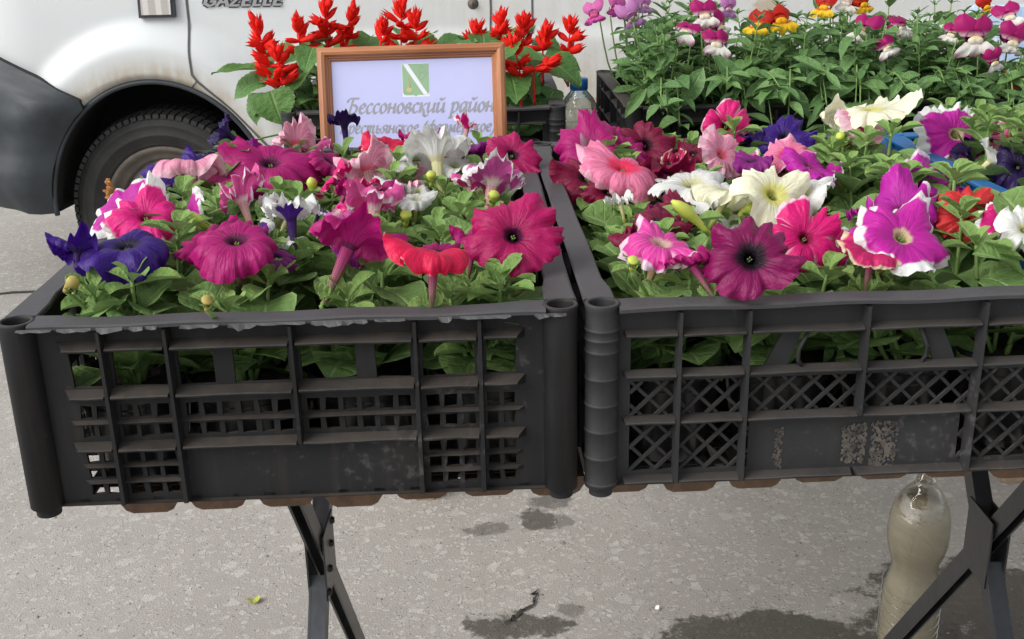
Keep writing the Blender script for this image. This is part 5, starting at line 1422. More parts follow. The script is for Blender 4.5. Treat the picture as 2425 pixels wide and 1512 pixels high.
def corolla(Rr, phi0, bend, ruffle, seed):
    """five-lobed petunia bloom: funnel, then lobes that flop, fold and ruffle unevenly"""
    rr = random.Random(seed); mb = MB(); NT, NR = 90, 13
    lb = [rr.uniform(0.35,1.5) for _ in range(5)]; fd = [rr.uniform(-0.9,0.9) for _ in range(5)]; ls = [rr.uniform(0.88,1.12) for _ in range(5)]
    lb[rr.randrange(5)] = rr.uniform(0.0,0.5)                 # one lobe stands up
    sk = [rr.uniform(-0.5,0.5) for _ in range(5)]              # lobes twist
    notch = rr.uniform(0.13,0.22)
    so_ = rr.uniform(0,50); r0 = 0.115*Rr; vs_ = []; pt = []; pa = []; pl = []
    rows = []
    for k in (3,2,1):         # down inside the throat
        rows.append([(r0*(1-0.16*k)*math.cos(2*PI*i/NT), r0*(1-0.16*k)*math.sin(2*PI*i/NT), -Rr*0.14*k, 0.0, 2*PI*i/NT, 0) for i in range(NT)])
    cols_ = []
    for i in range(NT):
        fr = 5*i/NT; l = int(fr) % 5; lf = 2*(fr-int(fr))-1
        n2 = (l+1) % 5 if lf > 0 else (l-1) % 5; w = 0.5*sstep(0.15, 1.0, abs(lf))
        b_ = bend*((lb[l]*(1-w)+lb[n2]*w)+sk[l]*lf*(1-abs(lf))*1.6); sz = ls[l]*(1-w)+ls[n2]*w
        th = 2*PI*i/NT; ct, st_ = math.cos(th), math.sin(th)
        jag = 0.016*noise.noise(Vector((ct*9, st_*9, so_)))+0.012*rr.uniform(-1,1)
        E_ = Rr*sz*(1-notch*abs(lf)**4)*(1+jag) - r0
        f1 = noise.noise(Vector((ct*1.7, st_*1.7, so_+3))); f2 = noise.noise(Vector((ct*4.2, st_*4.2, so_+9))); f3 = noise.noise(Vector((ct*9, st_*9, so_+17)))
        r = r0; z = 0.0; rp = [(r0, 0.0, 0.0, th)]; tw = 0.0
        for j in range(1, NR+1):
            t = (j/NR)**0.9; t0 = ((j-1)/NR)**0.9; tm_ = (t+t0)/2
            ph = R(phi0)*((1-tm_)**1.2 if phi0 < 60 else 1-tm_**2.6) - R(b_)*tm_**1.45
            ph += fd[l]*(abs(lf)-0.45)*tm_**1.4*(0.5+ruffle)*(1-0.75*abs(lf)**6)
            ph += ruffle*(2.2*f1*tm_**1.2 + 3.3*f2*tm_**2.2 + 3.4*f3*tm_**4)
            ph -= 0.42*(abs(lf)**3)*tm_*(1-0.5*tm_)              # creased seams between the lobes
            ds = E_*(t-t0); r += math.cos(ph)*ds; z += math.sin(ph)*ds
            tw = 0.10*ruffle*f1*t+0.06*ruffle*f2*t*t
            rp.append((max(r, r0*0.5), z, t, th+tw))
        cols_.append((th, lf, rp))
    sqa, sqk = rr.uniform(0, PI), rr.uniform(0.74, 0.98)          # no bloom is perfectly round
    tl1, tl2 = rr.uniform(-0.2,0.2), rr.uniform(-0.2,0.2)
    for j in range(NR+1):
        row = []
        for th, lf, rp in cols_:
            r, z, t, ta = rp[j]
            x, y = r*math.cos(ta-sqa), r*math.sin(ta-sqa)*(1-(1-sqk)*t)
            x, y = x*math.cos(sqa)-y*math.sin(sqa), x*math.sin(sqa)+y*math.cos(sqa)
            z2 = z+t*(tl1*x+tl2*y)
            cz_ = noise.noise(Vector((x/Rr*3.2, y/Rr*3.2, so_+z2/Rr*2)))*0.10*Rr*sstep(0.15,0.8,t)*(0.4+ruffle)
            row.append((x+cz_*0.5, y-cz_*0.4, z2+cz_, t, th, lf))
        rows.append(row)
    for row in rows:
        for q in row:
            vs_.append(q[:3]); pt.append(q[3]); pa.append(q[4]); pl.append(q[5])
    fs = [(j*NT+i, j*NT+(i+1)%NT, (j+1)*NT+(i+1)%NT, (j+1)*NT+i) for j in range(len(rows)-1) for i in range(NT)]
    mb.add(vs_, fs, pt=pt, pa=pa, pl=pl)
    return mb.mesh('flower', True)
def tube_mesh(Rr, LT):
    mb = MB(); n = 20; rows = 8; vs_ = []; pt = []; pa = []
    for j in range(rows+1):
        t = j/rows; r = Rr*(0.05+0.075*t**1.3); z = -LT*(1-t)+(-0.002*Rr)
        for i in range(n):
            a = 2*PI*i/n; k = 1+0.05*math.cos(5*a)
            vs_.append((r*k*math.cos(a), r*k*math.sin(a), z)); pt.append(t); pa.append(a)
    mb.add(vs_, [(j*n+i, j*n+(i+1)%n, (j+1)*n+(i+1)%n, (j+1)*n+i) for j in range(rows) for i in range(n)], pt=pt, pa=pa)
    return mb.mesh('flower_tube', True)

# ------------------------------------------------------------ potted petunias
pot = MB(); pot.lathe([(0.031,0.0),(0.0405,0.068),(0.0425,0.069),(0.0430,0.076),(0.0415,0.0765),(0.0400,0.070),(0.0395,0.060)], 28); pot.disc(0.031, 28, (0,0,0.0004))
POTM = pot.mesh('pot', True); POTM.materials.append(M['pot'])
so = MB(); so_v = [(0,0,0.066)]
for j in range(1,5):
    for i in range(16): so_v.append((0.0098*j*math.cos(2*PI*i/16), 0.0098*j*math.sin(2*PI*i/16), 0.066+0.004*noise.noise(Vector((j*3.1, i*1.7, 0.3)))))
so.add(so_v, [(0,1+i,1+(i+1)%16) for i in range(16)]+[(1+16*(j-1)+i, 1+16*j+i, 1+16*j+(i+1)%16, 1+16*(j-1)+(i+1)%16) for j in range(1,4) for i in range(16)])
SOILM = so.mesh('soil'); SOILM.materials.append(M['soil'])
class Bed:
    def __init__(s, C_, W_, L_, z=TZ):
        s.C, s.W, s.L, s.z = C_, W_, L_, z
        s.m = Matrix.Translation((C_[0], C_[1], z)) @ Matrix.Rotation(C_[2], 4, 'Z') @ Matrix.Translation((W_/2, L_/2, 0)); s.i = s.m.inverted(); s.plants = []
BEDS = {'L': Bed(LC, CW, CL), 'R': Bed(RC, CW, CL), 'B': Bed(BC, CW, CL)}
BASEZ = 0.0104
def inside(bed, p, mrg=0.010):
    q = bed.i @ Vector(p)
    if q.z > CH+0.020: return True
    return abs(q.x) < bed.W/2-mrg and abs(q.y) < bed.L/2-mrg
def petunia_foliage(root, bed, rr, tall=False):
    o = Vector(root.location)
    ns = rr.choice([3,4]); a0 = rr.uniform(0, 6.28)
    for k in range(ns):
        a = a0+k*2*PI/ns+rr.uniform(-0.35,0.35); rad = rr.uniform(0.014,0.036); hgt = rr.uniform(0.104,0.147)+(0 if not tall else 0.038 if root.location.x > 0.3 and root.location.y < 1.2 else 0.016 if abs(root.location.x) > 0.2 else 0)+(0.02 if bed is BEDS['B'] else 0)
        tip = Vector((math.cos(a)*rad, math.sin(a)*rad, hgt))
        for _ in range(6):
            if inside(bed, o+tip+Vector((0,0,0.0)), 0.03): break
            tip = Vector((tip.x*0.6, tip.y*0.6, tip.z))
        p0 = Vector((math.cos(a)*0.006, math.sin(a)*0.006, 0.064)); p1 = Vector((tip.x*0.75, tip.y*0.75, 0.064+(hgt-0.064)*0.45))
        stem(root, [p0, p1, tip], 0.0021, 0.0014)
        n = 8
        for i in range(n):
            t = 0.12+0.80*i/n; p = p0.lerp(p1, t/0.5) if t < 0.5 else p1.lerp(tip, (t-0.5)/0.5)
            aa = a+i*2.4+rr.uniform(-0.4,0.4); el = rr.uniform(-0.05,0.60)+0.25*t; L_ = rr.uniform(0.044,0.070)*(1.08-0.35*t)
            d = Vector((math.cos(aa)*math.cos(el), math.sin(aa)*math.cos(el), math.sin(el)))
            ok = False
            for _ in range(5):
                if inside(bed, o+p+d*L_) or (tall and p.z > 0.115): ok = True; break
                d.z += 0.5; d.normalize(); L_ *= 0.9
            if not ok: continue
            put_leaf(root, rr.choice(PL), p, d, L_, (rr.uniform(-0.3,0.3), rr.uniform(-0.3,0.3), 1), rr.uniform(0.85,1.15))
        for i in range(6):
            aa = a0+i*2.4+rr.uniform(-0.3,0.3); el = 0.25+0.14*i+rr.uniform(-0.1,0.2); L_ = rr.uniform(0.024,0.036)*(1.15-0.09*i)
            d = Vector((math.cos(aa)*math.cos(el), math.sin(aa)*math.cos(el), math.sin(el)))
            if not inside(bed, o+tip+d*L_): continue
            put_leaf(root, rr.choice(PY), tip-Vector((0,0,0.006-0.0015*i)), d, L_, (0,0,1))
def add_plant(bed_key, u, v, seed):
    bed = BEDS[bed_key]; w_ = bed.m @ Vector((u, v, 0))
    root = empty('petunia_plant', (w_.x, w_.y, bed.z+BASEZ), 0.0)
    root['category'] = 'petunia'
    root.location = (w_.x, w_.y, bed.z+BASEZ)
    link('pot', POTM, None, root); link('soil', SOILM, None, root)
    rr = random.Random(seed); petunia_foliage(root, bed, rr, (bed_key == 'R' and u > 0.1) or (bed_key == 'B' and u < -0.1) or (bed_key == 'L' and u < -0.1) or (v > 0.17))
    d = {'o': root, 'loc': Vector(root.location), 'fl': [], 'uv': (u, v)}
    bed.plants.append(d)
    return d
sd = 1000
for key, xs, ys in (('L', (-0.129,-0.043,0.043,0.129), [-0.232+0.0928*k for k in range(6)]), ('R', (-0.129,-0.043,0.043,0.129), [-0.232+0.0928*k for k in range(6)]), ('B', (-0.129,-0.043), [0.232-0.0928*k for k in range(4)])):
    rj = random.Random(sd)
    for v in ys:
        for u in xs:
            if key == 'B' and u > -0.1 and v < 0.1: continue
            add_plant(key, u+rj.uniform(-0.003,0.003), v+rj.uniform(-0.003,0.003), sd); sd += 1
def add_bloom(fi, pl_, pos, Rr, ax, sch, phi0, bend, ruf):
    LT = Rr*(1.0 if sch != 'dark_violet' else 1.15)
    if ax.y > 0.2 and phi0 < 60: phi0, bend = phi0+22, bend+18       # trumpets seen from behind
    base_w = pos-ax*LT
    root = pl_['o']; loc = pl_['loc']; rr = random.Random(7000+fi)
    Mx = frame_from(ax, rr.uniform(0, 6.28)).to_4x4(); Mx.translation = pos-loc
    fo = link('flower', corolla(Rr, phi0, bend, ruf, 300+fi), M[sch], root, Mx)
    link('flower_tube', tube_mesh(Rr, LT), TUBE[sch], fo)
    for k in range(5):
        a = 2*PI*k/5+0.3
        put_leaf(fo, PY[k % 3], (0.03*Rr*math.cos(a), 0.03*Rr*math.sin(a), -LT), (math.cos(a)*0.55, math.sin(a)*0.55, 0.8), min(0.016, Rr*0.55), (math.cos(a), math.sin(a), -0.4), 0.55, 'sepal')
    if phi0 < 66:
        sc_ = MB()
        for k in range(4):
            a = k*1.57+0.4; sc_.tube([(0,0,-Rr*0.3),(0.035*Rr*math.cos(a),0.035*Rr*math.sin(a),-Rr*0.02)], 0.0006, 4)
        sc_.build('stamens', M['stem_dark'] if sch in ('wine','crimson','violet','dark_violet') else M['stem'], fo)
    b0 = base_w-loc; g0 = Vector((rr.uniform(-0.006,0.006), rr.uniform(-0.006,0.006), 0.064))
    mid = g0.lerp(b0, 0.55)+Vector((0,0,0.006))
    if b0.z < 0.07: b0.z = 0.07
    stem(root, [g0, mid, b0-ax*0.004, b0], 0.0019, 0.0016)
COMP = {'magenta': ['magenta','purple'], 'carmine': ['carmine','magenta'], 'crimson': ['crimson','wine'], 'wine': ['magenta','purple'], 'picotee': ['picotee','lilac_picotee'], 'lilac_picotee': ['lilac_picotee','lilac'], 'lilac': ['lilac_picotee','lilac'], 'blush': ['blush','pink'], 'rose': ['crimson','blush'], 'pink': ['pink_white','hotpink'], 'pink_white': ['pink_white','pink'], 'hotpink': ['picotee','magenta'], 'redpink': ['magenta','redpink'], 'coral': ['coral','picotee'], 'violet': ['violet'], 'white': ['white','blush'], 'cream': ['white','cream'], 'pinkstripe': ['crimson','picotee'], 'violet_white': ['violet_white','white'], 'purple': ['purple','magenta']}
rc = random.Random(55)
for fi, (key, pos, Rr, ax, sch, phi0, bend, ruf, desc) in enumerate(FLOWERS):
    Rr *= 1.10 if pos[1] < 1.0 else 1.18
    bed = BEDS[key]; pos = Vector(pos); ax = Vector(ax).normalized()
    base_w = pos-ax*Rr
    pl_ = min(bed.plants, key=lambda d: (d['loc'].xy-(base_w+Vector((0,0.005,0))).xy).length+0.018*len(d['fl']))
    add_bloom(fi, pl_, pos, Rr, ax, sch, phi0, bend, ruf)
    pl_['fl'].append(desc)
    # a second, smaller bloom lower on the same plant
    for _c in range(rc.choice([1,1,2]) if Rr > 0.026 and sch in COMP else 0):
        an = rc.uniform(0.15, 2.9); rd = rc.uniform(0.75, 1.05)*Rr
        p2 = pos+Vector((math.cos(an)*rd*rc.choice([1,1,-1]), math.sin(an)*rd, -rc.uniform(0.004,0.014)))
        if inside(bed, Vector((p2.x, p2.y, bed.z+0.1)), 0.02):
            add_bloom(600+fi+200*_c, pl_, p2, Rr*rc.uniform(0.55,0.8), Vector((rc.uniform(-0.6,0.6), rc.uniform(-0.7,0.5), 0.8)).normalized(), rc.choice(COMP[sch]), rc.uniform(30,50), rc.uniform(60,110), rc.uniform(0.35,0.6))
M['lime'] = plain('lime_bud', (0.42,0.48,0.07), 0.5, var=0.2)
M['yellow'] = plain('dry_yellow_bud', (0.34,0.27,0.07), 0.7, var=0.35, scale=120)
M['pinkbud'] = plain('purple_bud', (0.20,0.07,0.12), 0.6, var=0.3)
for key, a, b_, kind in BUDS:
    bed = BEDS[key]; a = Vector(a); b_ = Vector(b_)
    pl_ = min(bed.plants, key=lambda d: (d['loc'].xy-a.xy).length); root = pl_['o']; loc = pl_['loc']
    mb = MB(); n = 7; L_ = (b_-a).length
    rad = [0.0022,0.0026,0.0032,0.0044,0.0052,0.0040,0.0012]
    if L_ < 0.012: rad = [r_*0.8 for r_ in rad]
    mb.tube([a.lerp(b_, i/6)+Vector((0,0,0.002*math.sin(i/6*PI)))-loc for i in range(7)], rad, 9)
    fo = mb.build('flower_bud', M[kind], root, True)
    for k in range(5):
        an = 2*PI*k/5; d = (b_-a).normalized()
        put_leaf(fo, PY[k % 3], a-loc, d+Vector((math.cos(an)*0.5, math.sin(an)*0.4, math.sin(an)*0.3)), 0.012, (0,0,1), 0.6, 'sepal')
    stem(root, [Vector((0,0,0.064)), (a-loc)*0.5+Vector((0,0,0.045)), a-loc], 0.0018, 0.0014)
WHERE = {'L': 'black perforated crate', 'R': 'dark lattice crate', 'B': 'blue crate'}
for key, bed in BEDS.items():
    for d in bed.plants:
        o = d['o']; o['group'] = 'potted petunias in the crates'
        if d['fl']:
            o['label'] = 'petunia with '+d['fl'][0]
        else:
            o['label'] = 'leafy petunia without a bloom, %s row from the back of the %s' % (['first','second','third','fourth','fifth','sixth'][max(0, min(5, round((0.232-d['uv'][1])/0.0928)))], WHERE[key])+(', left side' if d['uv'][0] < -0.08 else '')

# ------------------------------------------------------------ red salvia
M['salvia_red'] = plain('salvia_red', (0.70,0.014,0.010), 0.5, var=0.3, scale=90, spec=0.3)
def floret_mesh(seed, L_=1.0, open_=0.25):
    rr = random.Random(seed); mb = MB(); n = 10; rows = [(0.0,0.05),(0.15,0.13),(0.35,0.19),(0.58,0.20+open_*0.2),(0.74,0.15+open_*0.4),(1.0,0.0)]
    vs_ = []
    for j, (t, r) in enumerate(rows):
        for i in range(n):
            a = 2*PI*i/n; tooth = (i % 2 == 0)
            zz = t; rad = r
            if j == 4 and not tooth: zz = t-0.05
            if j == 5: zz = (1.04+rr.uniform(-0.12,0.08)) if tooth else 0.72; rad = (0.02+open_*0.9) if tooth else (0.06+open_*0.35)
            vs_.append((rad*math.cos(a), rad*math.sin(a)*0.75, zz))
    mb.add(vs_, [(j*n+i, j*n+(i+1)%n, (j+1)*n+(i+1)%n, (j+1)*n+i) for j in range(5) for i in range(n)])
    return mb.mesh('floret', True)
FLO = [floret_mesh(k, 1.0, o_) for k, o_ in enumerate((0.02,0.08,0.2,0.3))]
for me in FLO: me.materials.append(M['salvia_red'])
mr_, nt_, b_, o_ = new_mat('salvia_petal'); b_.inputs['Base Color'].default_value = (0.80,0.020,0.012,1); b_.inputs['Roughness'].default_value = 0.6; b_.inputs['Specular IOR Level'].default_value = 0.2
two_sided_soft(nt_, b_, o_, (0.85,0.03,0.015), 0.3); M['salvia_petal'] = mr_
for me in FLO: me.materials[0] = M['salvia_petal']
def axis_mat(p, d, L_, roll=0.0, wk=1.0):
    m3 = frame_from(d, roll); m4 = (m3 @ Matrix.Diagonal((L_*wk, L_*wk, L_))).to_4x4(); m4.translation = p
    return m4
SB = Bed(SC, CW, CL)
rr = random.Random(77)
names = ['red salvia left of the framed sign, lowest red spike','red salvia behind the left frame corner','red salvia rising over the left of the sign','red salvia rising over the middle of the sign','red salvia right of the sign frame','red salvia over the right frame corner','red salvia nearest the snapdragons','red salvia behind the middle of the sign']
spots = [(-0.150,-0.235),(-0.150,-0.130),(-0.080,-0.10),(0.005,-0.10),(0.120,-0.225),(0.085,-0.10),(0.150,-0.060),(-0.035,-0.02)]
SV = []
for k, (u, v) in enumerate(spots):
    w_ = SB.m @ Vector((u, v, 0)); root = empty('salvia_plant', (w_.x, w_.y, TZ+BASEZ), 0, names[k], 'salvia', 'red salvia plants in the back crate')
    root.location = (w_.x, w_.y, TZ+BASEZ)
    link('pot', POTM, None, root); link('soil', SOILM, None, root)
    SV.append({'o': root, 'loc': Vector(root.location), 'n': 0})
    for q in range(16):
        a = q*2.4+rr.uniform(-0.3,0.3); h_ = 0.085+0.0088*q; el = rr.uniform(-0.4,0.35); L_ = rr.uniform(0.044,0.070)
        d = Vector((math.cos(a)*math.cos(el), math.sin(a)*math.cos(el), math.sin(el)))
        p = Vector((math.cos(a)*0.012, math.sin(a)*0.012, h_))
        put_leaf(root, rr.choice(OV), p, d, L_, (rr.uniform(-0.2,0.2), -0.3, 1))
    stem(root, [(0,0,0.064),(0.002,0.003,0.12),(0,0,0.185)], 0.003, 0.002, 'stem_dark')
for k, (a, b_) in enumerate(SPIKES):
    a = Vector(a); b_ = Vector(b_); sv_ = min(SV, key=lambda d: (d['loc'].xy-a.xy).length+0.02*d['n']); sv_['n'] += 1
    root, loc = sv_['o'], sv_['loc']; d = (b_-a); Ls = d.length; d.normalize()
    sp = stem(root, [a-loc-Vector((0,0,0.05)), a-loc, b_-loc], 0.0018, 0.0008, 'salvia_red', 'flower_spike')
    stem(root, [Vector((0,0,0.15)), (a-loc)*0.7+Vector((0,0,0.03)), a-loc-Vector((0,0,0.049))], 0.002, 0.0018, 'stem_dark')
    big = max(1, int(Ls/0.017)); rr = random.Random(500+k)
    for w in range(big):
        t = w/max(1,big)*0.80; side0 = rr.uniform(0,6)
        for q in range(rr.choice([3,4,4])):
            an = side0+q*1.57+rr.uniform(-0.6,0.6); tilt = rr.uniform(0.5,1.6)
            side = Vector((math.cos(an), math.sin(an), 0)); dd = (d*math.cos(tilt)+side*math.sin(tilt)).normalized()
            link('floret', rr.choice(FLO[1:]), None, sp, axis_mat(a.lerp(b_, min(1, t+rr.uniform(-0.04,0.04)))-loc, dd, rr.uniform(0.020,0.034), rr.uniform(0,6), rr.uniform(0.75,1.15)))
    for q in range(8):
        an = q*2.4; t = 0.66+0.25*q/7; tilt = 0.85-0.095*q+rr.uniform(-0.15,0.15)
        side = Vector((math.cos(an), math.sin(an), 0)); dd = (d*math.cos(tilt)+side*math.sin(tilt)).normalized()
        link('floret', FLO[q % 3], None, sp, axis_mat(a.lerp(b_, t)-loc, dd, rr.uniform(0.018,0.027), rr.uniform(0,6), rr.uniform(0.8,1.2)))
for k, (a, b_, w_, nn) in enumerate(SALVIA_LEAVES):
    a = Vector(a); b_ = Vector(b_); sv_ = min(SV, key=lambda d: (d['loc'].xy-a.xy).length); loc = sv_['loc']; L_ = (b_-a).length
    put_leaf(sv_['o'], OV[k % 3], a-loc, b_-a, L_, nn, w_/(L_*0.74)*1.05)
    stem(sv_['o'], [Vector((0,0,0.10)), (a-loc)*0.55+Vector((0,0,0.05)), a-loc], 0.0015, 0.0011, 'stem', 'leaf_stalk')

# ------------------------------------------------------------ snapdragons
def snap_col(name, c0, c1, ew=0.0, edge=None):
    mt, nt, b, out = new_mat(name); g = N(nt); t = g.attr('pt'); n1 = g.noise(90, 3, 0.6, g.coord())
    cc = g.mix(g.ss(g.math('ADD', t, g.mr(n1, 0.3, 0.7, -0.1, 0.1)), 0.04, 0.28), c0, c1)
    if edge: cc = g.mix(g.ss(g.math('ADD', t, g.mr(n1, 0.3, 0.7, -0.15, 0.15)), 0.62, 0.98), cc, edge)
    g.set(b, 'Base Color', cc); b.inputs['Roughness'].default_value = 0.55; b.inputs['Specular IOR Level'].default_value = 0.25
    two_sided_soft(nt, b, out, cc, 0.3)
    return mt
WS = (0.80,0.77,0.72); MG = (0.36,0.008,0.13); YL = (0.80,0.52,0.02); RD = (0.42,0.010,0.006)
SN = {'magwhite': (snap_col('snap_mag_up', (0.75,0.55,0.62), MG), snap_col('snap_mag_low', WS, WS, edge=(0.60,0.20,0.42)), snap_col('snap_pal', (0.78,0.60,0.20), (0.80,0.72,0.60))),
      'redyellow': (snap_col('snap_red_up', (0.60,0.10,0.01), RD), snap_col('snap_yel_low', (0.55,0.06,0.01), YL), snap_col('snap_yel_pal', YL, (0.78,0.40,0.01))),
      'pinkmag': (snap_col('snap_pink_up', (0.68,0.22,0.42), (0.55,0.13,0.36)), snap_col('snap_pink_low', (0.60,0.02,0.16), (0.60,0.10,0.42)), snap_col('snap_pink_pal', (0.62,0.03,0.12), (0.60,0.10,0.30))),
      'lilacsnap': (snap_col('snap_lil_up', (0.60,0.30,0.52), (0.50,0.20,0.45)), snap_col('snap_lil_low', (0.55,0.22,0.48), (0.50,0.25,0.55)), snap_col('snap_lil_pal', (0.58,0.30,0.45), (0.62,0.40,0.50))),
      'whitesnap': (snap_col('snap_wh_up', WS, WS), snap_col('snap_wh_low', WS, WS), snap_col('snap_wh_pal', YL, WS)),
      'redsnap': (snap_col('snap_rs_up', (0.60,0.02,0.01), (0.62,0.03,0.015)), snap_col('snap_rs_low', (0.62,0.08,0.05), (0.62,0.05,0.03)), snap_col('snap_rs_pal', (0.62,0.2,0.1), (0.62,0.1,0.05)))}
def sheet(fn, ni, nj, name):
    mb = MB(); vs_ = []; pt = []
    for j in range(nj+1):
        for i in range(ni+1):
            vs_.append(fn(-1+2*i/ni, j/nj)); pt.append(j/nj)
    mb.add(vs_, [(j*(ni+1)+i, j*(ni+1)+i+1, (j+1)*(ni+1)+i+1, (j+1)*(ni+1)+i) for j in range(nj) for i in range(ni)], pt=pt)
    return mb.mesh(name, True)
def up_lip(sd):
    """two rounded upper lobes, parted in the middle and rolled back"""
    r_ = random.Random(sd); mb = MB(); back = r_.uniform(0.35,0.8); sp = r_.uniform(0.25,0.5)
    for sg in (-1, 1):
        vs_ = []; pt = []; ni, nj = 8, 7; hgt = r_.uniform(0.62,0.9); ph = r_.uniform(0,6)
        for j in range(nj+1):
            v = j/nj
            for i in range(ni+1):
                u = -1+2*i/ni; w = 0.34*(0.55+0.75*math.sin(PI*min(1,0.15+0.70*v)))*(math.sqrt(max(0.0,1-((v-0.72)/0.30)**2)) if v > 0.72 else 1.0)
                x = sg*(0.16+sp*0.45*v)+u*w; y = 0.03+v*hgt-0.10*u*u*v
                z = 0.28+0.20*v-back*v*v*1.1-0.14*u*u+0.05*math.sin(ph+5*u+3*v)*v-sg*u*0.10*v
                vs_.append((x, y, z)); pt.append(v)
        mb.add(vs_, [(j*(ni+1)+i, j*(ni+1)+i+1, (j+1)*(ni+1)+i+1, (j+1)*(ni+1)+i) for j in range(nj) for i in range(ni)], pt=pt)
    return mb.mesh('upper_lip', True)
def low_lip(sd):
    """three hanging lower lobes with wavy ends"""
    r_ = random.Random(sd+50); mb = MB()
    for cx_, rot, ln, wd in ((-0.34,-0.55,0.62,0.24),(0.34,0.55,0.62,0.24),(0.0,0.0,0.56,0.19)):
        ln *= r_.uniform(0.8,1.2); ph = r_.uniform(0,6); vs_ = []; pt = []; ni, nj = 6, 6; dr = r_.uniform(0.1,0.6)
        for j in range(nj+1):
            v = j/nj
            for i in range(ni+1):
                u = -1+2*i/ni; w = wd*(0.7+0.5*math.sin(PI*v*0.8))*(math.sqrt(max(0.0,1-((v-0.7)/0.32)**2)) if v > 0.7 else 1.0)
                a_ = u*w; l_ = v*ln
                x = cx_*0.75+a_*math.cos(rot)+l_*math.sin(rot); y = -0.16-l_*math.cos(rot)*0.85+a_*math.sin(rot)*0.5
                z = 0.46+0.22*math.sin(v*1.9)-dr*v*v*0.6+0.06*math.sin(ph+4*u+5*v)*v
                vs_.append((x, y, z)); pt.append(v)
        mb.add(vs_, [(j*(ni+1)+i, j*(ni+1)+i+1, (j+1)*(ni+1)+i+1, (j+1)*(ni+1)+i) for j in range(nj) for i in range(ni)], pt=pt)
    return mb.mesh('lower_lip', True)
def palate():
    mb = MB(); vs_ = []; pt = []
    for j in range(7):
        for i in range(14):
            a = 2*PI*i/14; e = PI*j/6
            vs_.append((0.30*math.sin(e)*math.cos(a), -0.10+0.19*math.sin(e)*math.sin(a), 0.42+0.14*math.cos(e)-0.05*math.exp(-(math.sin(e)*math.cos(a)/0.25)**2))); pt.append(min(1, max(0, 0.5-0.5*math.sin(e)*math.sin(a))))
    mb.add(vs_, [(j*14+i, j*14+(i+1)%14, (j+1)*14+(i+1)%14, (j+1)*14+i) for j in range(6) for i in range(14)], pt=pt)
    return mb.mesh('palate', True)
def sntube():
    mb = MB(); vs_ = []; pt = []; n = 12
    for j, (z, r_) in enumerate(((-0.75,0.16),(-0.6,0.24),(-0.3,0.27),(0.0,0.31),(0.32,0.37))):
        for i in range(n): vs_.append((r_*math.cos(2*PI*i/n), 0.02+r_*0.85*math.sin(2*PI*i/n)-0.05*z, z)); pt.append(0.75-0.1*j)
    mb.add(vs_, [(j*n+i, j*n+(i+1)%n, (j+1)*n+(i+1)%n, (j+1)*n+i) for j in range(4) for i in range(n)], pt=pt)
    return mb.mesh('bloom_tube', True)
UPL = [up_lip(k) for k in range(4)]; LOL = [low_lip(k) for k in range(3)]; PAL = palate(); STB = sntube()
SNM = {}
for k, (a, b_, c) in SN.items():
    def cp(me, mt):
        m2 = me.copy(); m2.materials.clear(); m2.materials.append(mt); return m2
    SNM[k] = ([cp(x, a) for x in UPL], [cp(x, b_) for x in LOL], cp(PAL, c), cp(STB, a))
DB = Bed(DC, CL, CW); DV = []
rr = random.Random(99)
for j, v in enumerate((-0.130,-0.043,0.043,0.130)):
    for i in range(6):
        u = -0.232+0.0928*i+rr.uniform(-0.004,0.004)
        w_ = DB.m @ Vector((u, v, 0)); root = empty('snapdragon_plant', (w_.x, w_.y, TZ+BASEZ), 0)
        root.location = (w_.x, w_.y, TZ+BASEZ)
        link('pot', POTM, None, root); link('soil', SOILM, None, root)
        DV.append({'o': root, 'loc': Vector(root.location), 'fl': [], 'r': (j, i)})
        ns = (7,7,5,3)[j]
        for k in range(ns):
            a = rr.uniform(0, 6.28); rad = rr.uniform(0.010,0.050); hgt = rr.uniform(0.170,0.245)+0.008*j
            tip = Vector((math.cos(a)*rad, math.sin(a)*rad, hgt)); p0 = Vector((math.cos(a)*0.005, math.sin(a)*0.005, 0.064)); p1 = p0.lerp(tip, 0.5)*1.0
            stem(root, [p0, p1, tip], 0.0015, 0.0009)
            n = 11
            for q in range(n):
                t = 0.16+0.84*q/n; p = p0.lerp(tip, t)
                for s_ in (0, PI):
                    aa = a+q*1.57+s_+rr.uniform(-0.4,0.4); el = rr.uniform(-0.25,0.75); L_ = rr.uniform(0.036,0.064)*(1.1-0.38*t)
                    d = Vector((math.cos(aa)*math.cos(el), math.sin(aa)*math.cos(el), math.sin(el)))
                    if p.z < 0.125 and not inside(DB, Vector(root.location)+p+d*L_, 0.012): continue
                    put_leaf(root, rr.choice(SLm), p, d, L_, (rr.uniform(-0.4,0.4), rr.uniform(-0.5,0.1), 1), rr.uniform(0.9,1.4))
            for q in range(4):
                aa = q*1.57+a; el = 0.8
                put_leaf(root, rr.choice(SLm), tip, (math.cos(aa)*math.cos(el), math.sin(aa)*math.cos(el), math.sin(el)), rr.uniform(0.012,0.022), (0,0,1), 0.9)
